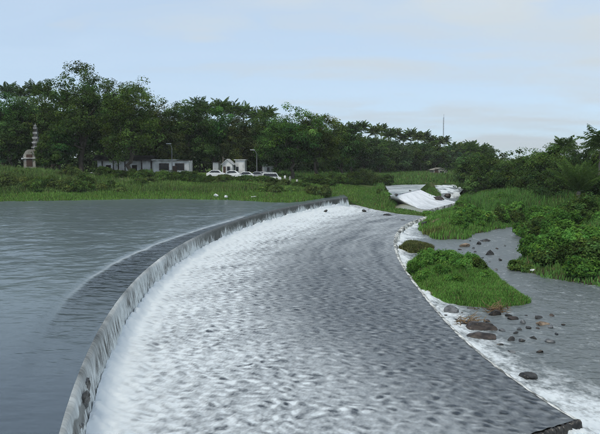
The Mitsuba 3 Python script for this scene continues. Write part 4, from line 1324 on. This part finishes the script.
block_house(235.5, 245, 134, 3.3, 'tall plain white house block right of the gabled house', win=((.2, .45, .5, .9),))
block_house(262.5, 273, 137, 3.0, 'white house block behind the white van', win=((.55, .6, .5, .8),))
block_house(213, 218.5, 137, 2.7, 'narrow white house block left of the gabled house', 'mat_dark_roof')
far_b = gable_house('riverside_hut', 433, 447, 205, 1.5, .6, 'low pale hut with brownish roof far off at the meadow end', 'mat_cream_wall', 'mat_cream_wall', depth=6)


# cars
def car(px, D, L, label, paint, van=False, face=1, rot=0.0):
    x, y = at(px, D)
    z0 = gz(x, y)
    t = thing('parked_car', label, 'van' if van else 'car')
    pl2 = local((x, y, z0), rot)
    Wd, h = 1.65, (1.9 if van else 1.45)
    s = L / 4.2
    if van:
        prof_ = [(-2.1, .3), (2.1, .3), (2.1, .95), (1.55, 1.1), (1.05, 1.8), (.8, 1.9), (-2.0, 1.9), (-2.1, 1.7)]
        glass = [(1.38, 1.12), (1.0, 1.72), (-1.85, 1.72), (-1.85, 1.12)]
    else:
        prof_ = [(-2.1, .3), (2.1, .3), (2.12, .7), (1.95, .86), (1.05, .95), (.45, 1.42), (.2, 1.47), (-1.0, 1.45), (-1.75, .98), (-2.1, .9)]
        glass = [(.9, .95), (.4, 1.36), (-.95, 1.37), (-1.55, .98)]

    def extr(pr, w):
        pg = Polygon([(a * s * face, b) for a, b in pr]).buffer(0)
        m_ = trimesh.creation.extrude_polygon(pg, w, engine='earcut')
        v = np.array(m_.vertices)
        v = np.stack([v[:, 0], v[:, 2] - w / 2, v[:, 1]], 1)
        f = np.array(m_.faces)[:, ::-1]
        return v, f
    bv, bf = extr(prof_, Wd)
    tap = np.clip((bv[:, 2] - .9) / .6, 0, 1)
    bv[:, 1] *= 1 - .14 * tap
    part(t, 'body', pl2((bv, bf)), paint, smooth=20)
    gv_, gf_ = extr(glass, Wd + .02)
    tap = np.clip((gv_[:, 2] - .9) / .6, 0, 1)
    gv_[:, 1] *= 1 - .14 * tap
    part(t, 'window', pl2((gv_, gf_)), 'mat_glass')
    for sx in (-1.28, 1.3):
        for sy in (-1, 1):
            m_ = trimesh.creation.cylinder(.31, .2, sections=18)
            v = np.array(m_.vertices)[:, [0, 2, 1]] + [sx * s * face, sy * (Wd / 2 - .08), .31]
            wk = part(t, 'wheel', pl2((v, np.array(m_.faces))), 'mat_rubber')
            m2 = trimesh.creation.cylinder(.17, .22, sections=12)
            v2 = np.array(m2.vertices)[:, [0, 2, 1]] + [sx * s * face, sy * (Wd / 2 - .08), .31]
            part(wk, 'rim', pl2((v2, np.array(m2.faces))), 'mat_steel')
    for sy in (-1, 1):
        part(t, 'headlight', pl2(box((2.08 * s * face, sy * .58, .68), (.12, .3, .16))), 'mat_lamp')
        part(t, 'tail_light', pl2(box((-2.08 * s * face, sy * .62, .72), (.1, .22, .2))), 'mat_red_cloth')
    for q in (1, -1):
        part(t, 'bumper', pl2(box((q * 2.1 * s * face, 0, .42), (.14, 1.55, .2))), 'mat_rubber')
    return t


car(217, 126, 3.9, 'leftmost white car parked below the narrow white house', 'mat_white_paint', face=1)
car(245, 127, 3.7, 'white car parked in front of the tall white house block', 'mat_white_paint', face=-1)
car(256, 128, 3.3, 'small grey car parked left of the white van', 'mat_grey_paint', face=-1)
car(272, 126, 3.6, 'white van parked below the rightmost white house block', 'mat_white_paint', van=True, face=1)
car(231, 129, 3.6, 'white car partly hidden below the gabled white house', 'mat_white_paint', face=-1)
car(264, 131, 3.6, 'pale grey car standing behind the white van', 'mat_grey_paint', face=1)
# upright white markers right of the van
for i, (px, l_) in enumerate([(285, 'white marker post nearest the white van'), (290, 'greyish marker post in the middle of three'), (297, 'low white marker post farthest right of the van')]):
    x, y = at(px, 127)
    z0 = gz(x, y)
    t = thing('marker_post', l_, 'post')
    hh = (1.5, 1.4, .8)[i]
    v, f = tube([[x, y, z0 - .1], [x, y, z0 + hh * .9], [x, y, z0 + hh]], [.22, .2, .05], 8)
    part(t, 'shaft', (v, f), 'mat_white_wall' if i != 1 else 'mat_stone_grey')
    part(t, 'base', box((x, y, z0 + .06), (.6, .6, .2)), 'mat_stone_grey')
# temple tower and shrine at the left
sx, sy = at(37.5, 124)
sz = gz(sx, sy)
t = thing('temple_tower', 'small grey tiered temple tower between dark trees on the left', 'temple tower')
ztop = top_z(124, 124)
n_t = 7
base_z = sz
Ht = ztop - base_z - .7
part(t, 'plinth', box((sx, sy, base_z + Ht * .16), (2.2, 2.0, Ht * .32 + .3)), 'mat_stone_grey')
zz = base_z + Ht * .32
for i in range(n_t):
    hh = Ht * .68 / n_t
    w_ = 1.7 * (1 - .10 * i)
    tk = part(t, 'tier', box((sx, sy, zz + hh * .32), (w_ * .84, w_ * .74, hh * .64)), 'mat_stone_grey')
    part(tk, 'cornice', box((sx, sy, zz + hh * .82), (w_, w_ * .88, hh * .34)), 'mat_stone_grey')
    for q in (-1, 0, 1):
        part(tk, 'niche', box((sx + q * w_ * .3, sy - w_ * .37 - .03, zz + hh * .34), (w_ * .15, .1, hh * .5)), 'mat_dark_wood')
    zz += hh
part(t, 'finial', tube([[sx, sy, zz], [sx, sy, zz + .25], [sx, sy, zz + .45], [sx, sy, zz + .75]], [.28, .34, .12, .03], 10), 'mat_stone_grey', smooth=True)
t = thing('shrine', 'little cream shrine with rounded roof and brown door at the foot of the temple tower', 'shrine')
sx, sy = at(30.5, 120)
sz = gz(sx, sy)
zt_ = top_z(149.5, 120)
hS = zt_ - sz
prf = [(-1.1, -0.2), (1.1, -0.2), (1.1, hS * .72)] + [(1.1 * math.cos(a), hS * .72 + hS * .28 * math.sin(a)) for a in np.linspace(.15, math.pi - .15, 9)] + [(-1.1, hS * .72)]
m_ = trimesh.creation.extrude_polygon(Polygon(prf), 2.4, engine='earcut')
v = np.array(m_.vertices)
part(t, 'wall', (np.stack([v[:, 0] + sx, v[:, 2] + sy, v[:, 1] + sz], 1), np.array(m_.faces)[:, ::-1]), 'mat_cream_wall')
part(t, 'door', box((sx, sy - .03, sz + hS * .62), (1.1, .1, hS * .42)), 'mat_brown_door')
part(t, 'eave', box((sx, sy - .1, sz + hS * .70), (2.5, .4, .12)), 'mat_white_wall')
# mast
x, y = at(442.3, 300)
z0 = gz(x, y)
zt_ = top_z(118, 300)
t = thing('radio_mast', 'thin tall lattice mast rising above the distant palms', 'mast')
legs = []
for a in (0, 2.094, 4.189):
    c0 = np.array([math.cos(a), math.sin(a)]) * .26
    part(t, 'leg', tube([[x + c0[0], y + c0[1], z0], [x + c0[0] * .75, y + c0[1] * .75, zt_]], [.06, .05], 6), 'mat_steel')
br = []
hs = np.linspace(z0, zt_, 34)
for i in range(33):
    for a in (0, 2.094, 4.189):
        r0 = .25
        p0 = [x + math.cos(a) * r0, y + math.sin(a) * r0, hs[i]]
        p1 = [x + math.cos(a + 2.094) * r0, y + math.sin(a + 2.094) * r0, hs[i + 1]]
        br.append(tube([p0, p1], [.025, .025], 4, cap=False))
part(t, 'bracing', cat_mesh(br), 'mat_steel')
part(t, 'antenna', tube([[x, y, zt_], [x, y, zt_ + 1.5]], [.06, .04], 6), 'mat_steel')

# pale footpath down the left bank
pp = np.array([G(92, 178.5, 2.0)[:2], G(110, 186, 1.3)[:2], G(122, 188.5, .9)[:2], G(137, 191, .6)[:2]])
ps = np.stack([np.interp(np.linspace(0, 3, 40), range(4), pp[:, c]) for c in (0, 1)], 1)
tn = np.gradient(ps, axis=0)
tn /= np.linalg.norm(tn, axis=1, keepdims=True)
sd = np.stack([-tn[:, 1], tn[:, 0]], 1)
rows = []
for q in (-.8, -.3, .3, .8):
    e = ps + sd * q * (1 + .4 * (meshkit.noise(np.stack([np.arange(40) * .5, np.full(40, q), np.zeros(40)], 1))[:, None] - .5))
    rows.append(np.concatenate([e, (ground_z(e[:, 0], e[:, 1]) + .28)[:, None]], 1)[:, None])
fpv = np.concatenate(rows, 1).reshape(-1, 3)
scene['mat_path'] = diffuse(proc(plaster((0.22, 0.20, 0.15), (0.36, 0.33, 0.27))), True)
setting('footpath', (fpv, up_faces(fpv, grid_faces(40, 4))), 'mat_path', 'pale earthen footpath sloping down the left bank', 'path', smooth=True)


# ------------------------------------------------------------------ rocks and litter
def rock_mesh(rng, c, size, rot=0.0, sub=3, rough=.28, flat_top=False):
    m_ = trimesh.creation.icosphere(sub)
    v = np.array(m_.vertices)
    pl3 = rng.normal(size=(9, 3))
    pl3 /= np.linalg.norm(pl3, axis=1, keepdims=True)
    for n_, d_ in zip(pl3, rng.uniform(.30, .72, 9)):
        k_ = np.maximum(v @ n_ - d_, 0)
        v = v - k_[:, None] * n_ * .9
    v *= 1 + rough * (meshkit.fbm(v * 2.2 + rng.uniform(0, 99), 4)[:, None] - .5)
    v *= np.array(size) / 2
    return rotz(v, rot) + np.asarray(c), np.array(m_.faces)


rocks = [  # px, py (foot), level, width px, height px, depth factor, material, label
    (528, 380, Z_RIVER, 20, 8, .7, 'dark', 'dark wet boulder in the foam at the apron edge', 'boulder'),
    (485, 331, Z_RIVER, 44, 9, .5, 'brown', 'flat brown slab of rock left of the shallows below the island', 'rock_slab'),
    (484, 340, Z_RIVER, 48, 7, .4, 'brown', 'lower long brown slab of rock next to the foam', 'rock_slab'),
    (454, 314, Z_RIVER, 16, 9, .9, 'grey', 'grey rock in the foam under the island', 'boulder'),
    (544, 326, Z_RIVER, 18, 6, .8, 'tan', 'flat tan rock in the river below the island', 'boulder'),
    (530, 329.5, Z_RIVER, 8, 4, 1, 'dark', 'small dark stone left of the flat tan rock', 'boulder'),
    (514, 320.5, Z_RIVER, 10, 4.5, 1, 'brown', 'brown stone near the island corner', 'boulder'),
    (524, 324, Z_RIVER, 9, 3.5, 1, 'grey', 'small grey stone between brown stone and tan rock', 'boulder'),
    (492, 255, Z_RIVER, 11, 6, .8, 'dark', 'dark hollow topped rock in the stream above the island', 'boulder'),
    (486, 242, Z_RIVER, 10, 3.5, .8, 'dark', 'flat dark rock farthest up the stream', 'boulder'),
    (479, 244.5, Z_RIVER, 5, 3, 1, 'dark', 'tiny dark stone beside the tan pile of rubble', 'boulder'),
    (466, 247, Z_RIVER, 12, 5, .8, 'tan', 'tan mound of rubble standing in the stream', 'boulder'),
    (474, 249, Z_RIVER, 5, 2, 1, 'grey', 'pale flat stone right of the tan mound', 'boulder'),
    (501, 260.5, Z_RIVER, 4, 2.6, 1, 'dark', 'tiny dark stone by the leafy shrub at the bend', 'boulder'),
    (396, 195.2, -.05, 5, 2.4, 1, 'dark', 'dark stone on the left part of the distant crest', 'boulder'),
    (411, 191.4, -.05, 4, 2.2, 1, 'dark', 'dark stone on the right part of the distant crest', 'boulder'),
    (440, 198.5, -1.2, 12, 3.5, .6, 'brown', 'long brown rock along the upper side of the distant apron', 'boulder'),
    (437, 223.5, -2.3, 13, 5, .8, 'tan', 'pinkish tan rocks at the head of the riverside grass', 'boulder'),
    (425, 225, -2.5, 8, 5, .8, 'dark', 'dark rock beside the small fall at the apron head', 'boulder'),
    (449, 196.5, -1.8, 8, 3, .8, 'brown', 'reddish brown rock below the rapids', 'boulder'),
    (365, 211.5, -1.75, 7, 2.2, .8, 'dark', 'dark stone lying on the far end of the apron', 'boulder'),
    (389, 216, -2.0, 10, 2.4, .7, 'dark', 'flat dark stone on the apron near the spit', 'boulder'),
    (326, 211.5, -1.35, 4, 2.6, 1, 'dark', 'small dark stone under the far end of the fall', 'boulder'),
    (234.5, 216, 0.0, 5, 3, .8, 'dark', 'small dark stone in the pool next to the crest', 'boulder'),
    (403, 220.5, -2.15, 5, 2, .8, 'dark', 'small dark stone at the apron head', 'boulder'),
    (495, 315, Z_RIVER, 12, 8, .8, 'brown', 'brown broken rock against the island foot', 'boulder'),
    (473, 310, Z_RIVER, 10, 4, .8, 'dark', 'dark stone under the front edge of the island', 'boulder'),
]
for i, (px, py, z, wp_, hp_, df, mt, l_, nm) in enumerate(rocks):
    rng = np.random.default_rng(400 + i)
    c = G(px, py, z)
    sc = c[1] / FOC
    W_, H_ = wp_ * sc, hp_ * sc
    dz = max(W_ * df, H_)
    t = thing(nm, l_, 'rock')
    m_ = rock_mesh(rng, c + [0, dz * .4, H_ * .12], (W_ * 1.15, dz, H_ * 1.75), rng.uniform(-.25, .25), sub=4 if W_ > .8 else 3)
    if nm == 'rock_slab':
        v = m_[0] - c
        v[:, 2] = np.clip(v[:, 2] + 0.10 * (v[:, 0] < 0) * -v[:, 0] * .6, -1, H_ * (.75 - .28 * v[:, 0] / W_) + 0.06 * (meshkit.fbm(v * 2.0, 3) - .5))
        v[:, 1] *= 1 - .75 * np.clip(v[:, 0] / (W_ * .6), 0, 1)
        m_ = (v + c, m_[1])
    scene[t] = mikit.ply(m_, 'mat_rock_' + mt, smooth=14)

rng = np.random.default_rng(470)
for i, (px, py) in enumerate([(521, 341), (540, 352), (511, 352), (533, 338), (556, 334), (563, 325), (549, 342), (482, 258), (470, 256), (509, 268), (495, 270), (526, 316), (538, 318), (552, 316), (502, 331), (516, 333),
                              (447, 309), (462, 313), (470, 318), (508, 316), (520, 330), (537, 329), (551, 327), (500, 345), (512, 340), (488, 322), (476, 306), (456, 320), (466, 326), (445, 316), (436, 308), (430, 300), (475, 252), (497, 249), (489, 262), (470, 241), (505, 246), (460, 250), (515, 300), (527, 303)]):
    c = G(px, py, Z_RIVER)
    q = rng.uniform(.22, .5)
    t = thing('small_stone', 'small wet stone scattered in the shallows around the island', 'stone', 'small stones of the shallows')
    scene[t] = mikit.ply(rock_mesh(rng, c + [0, 0, .02], (q * 1.5, q, q * .7), rng.uniform(0, 3), 2), 'mat_rock_' + ['dark', 'brown', 'grey', 'dark'][i % 4], smooth=14)
# twigs caught on the slabs and at the island's foot
for (px, py, n_t, l_) in [(470, 325, 46, 'tangle of brown dry stalks caught on the left end of the flat slabs'), (496, 312, 60, 'heap of brown twigs and dead leaves against the island corner'), (437, 296, 26, 'dry brown stalks at the left foot of the small island')]:
    c = G(px, py, Z_RIVER)
    t = thing('drift_tangle', l_, 'driftwood')
    tw = []
    for _ in range(n_t):
        a_, e_ = rng.uniform(0, 6.28), rng.uniform(-.1, .8)
        L_ = rng.uniform(.25, .95)
        p0 = c + rng.normal(size=3) * [.4, .3, .06] + [0, 0, .14]
        p1 = p0 + L_ * np.array([math.cos(a_) * math.cos(e_), math.sin(a_) * math.cos(e_), math.sin(e_)])
        tw.append(tube([p0, (p0 + p1) / 2 + rng.normal(size=3) * .05, p1], [.022, .018, .008], 4, cap=False))
    part(t, 'twigs', cat_mesh(tw), 'mat_dead_wood', kind='stuff')
    part(t, 'core', rock_mesh(rng, c + [0, .1, .05], (1.1, .7, .36), .2, 3, .6), 'mat_rock_brown', smooth=14)

# exposed broken masonry sticking through the fall at the near end of the weir
rng = np.random.default_rng(450)
t = thing('broken_masonry', 'dark broken masonry showing through the fall at the near end of the weir', 'masonry')
sN = np.interp([16.2, 17.2, 18.3], CREST[:, 1], arc)
for i, (s_, sz_, o_, z_) in enumerate([(sN[2] + .2, (.40, .9, .7), .14, -.40), (sN[1] + .1, (.45, 1.0, .8), .13, -.52), (sN[0] - .1, (.5, 1.3, .8), .18, -.75)]):
    c = crest_at(s_) + crest_normal(s_) * o_
    nrm_ = crest_normal(s_)
    m_ = rock_mesh(rng, (c[0], c[1], z_), sz_, math.atan2(nrm_[1], nrm_[0]) + rng.uniform(-.3, .3), 4, .7)
    part(t, 'block', m_, 'mat_rock_dark', smooth=25)


def litter(px, py, z, w, h, label, seed, mat='mat_litter'):
    rng = np.random.default_rng(seed)
    c = G(px, py, z)
    z_ = max(z, gz(c[0], c[1]))
    m_ = rock_mesh(rng, (c[0], c[1], z_ + h * .2), (w, w * .7, h), rng.uniform(0, 3), 3, .9)
    t = thing('white_bag', label, 'bag')
    scene[t] = mikit.ply(m_, mat, smooth=30)


litter(216, 196.8, .5, 1.1, .7, 'largest white plastic bag at the water edge of the left bank', 1)
litter(226, 197.8, .45, .8, .5, 'smaller white plastic bag right of the largest one', 2)
litter(253, 198, .5, 1.1, .6, 'flat white plastic bag by the water, rightmost of three', 3)
litter(533, 270.5, Z_RIVER + .2, .45, .2, 'white scrap caught on the right bank below the shrubs', 4)
litter(92, 177, 2.1, .9, .35, 'pale scrap on the grass at the head of the footpath', 5)
x, y, _ = G(331, 197.2, .3)
t = thing('stake', 'short pale stake standing in the grass behind the weir end', 'stake')
z0 = gz(x, y)
scene[t] = mikit.ply(tube([[x, y, z0 - .1], [x + .02, y, z0 + .5], [x - .03, y, z0 + .95], [x, y, z0 + 1.1]], [.11, .1, .09, .03], 7), 'mat_litter', smooth=True)
for d in scene.values():
    if isinstance(d, dict) and d.get('type') == 'ply':
        pass

# ------------------------------------------------------------------ haze
scene['haze_air'] = {'type': 'homogeneous', 'albedo': rgb((0.95, 0.95, 0.95)), 'sigma_t': 0.00016}
scene['mat_air'] = {'type': 'null'}
scene['haze'] = {'type': 'cube', 'to_world': T().translate([0, 1350, 23]).scale([2600, 1700, 28]), 'bsdf': {'type': 'ref', 'id': 'mat_air'}, 'interior': {'type': 'ref', 'id': 'haze_air'}}
labels['haze'] = {'label': 'thin pale haze over the river and the far trees', 'category': 'haze', 'kind': 'stuff'}
scene['camera']['medium'] = {'type': 'ref', 'id': 'haze_air'}
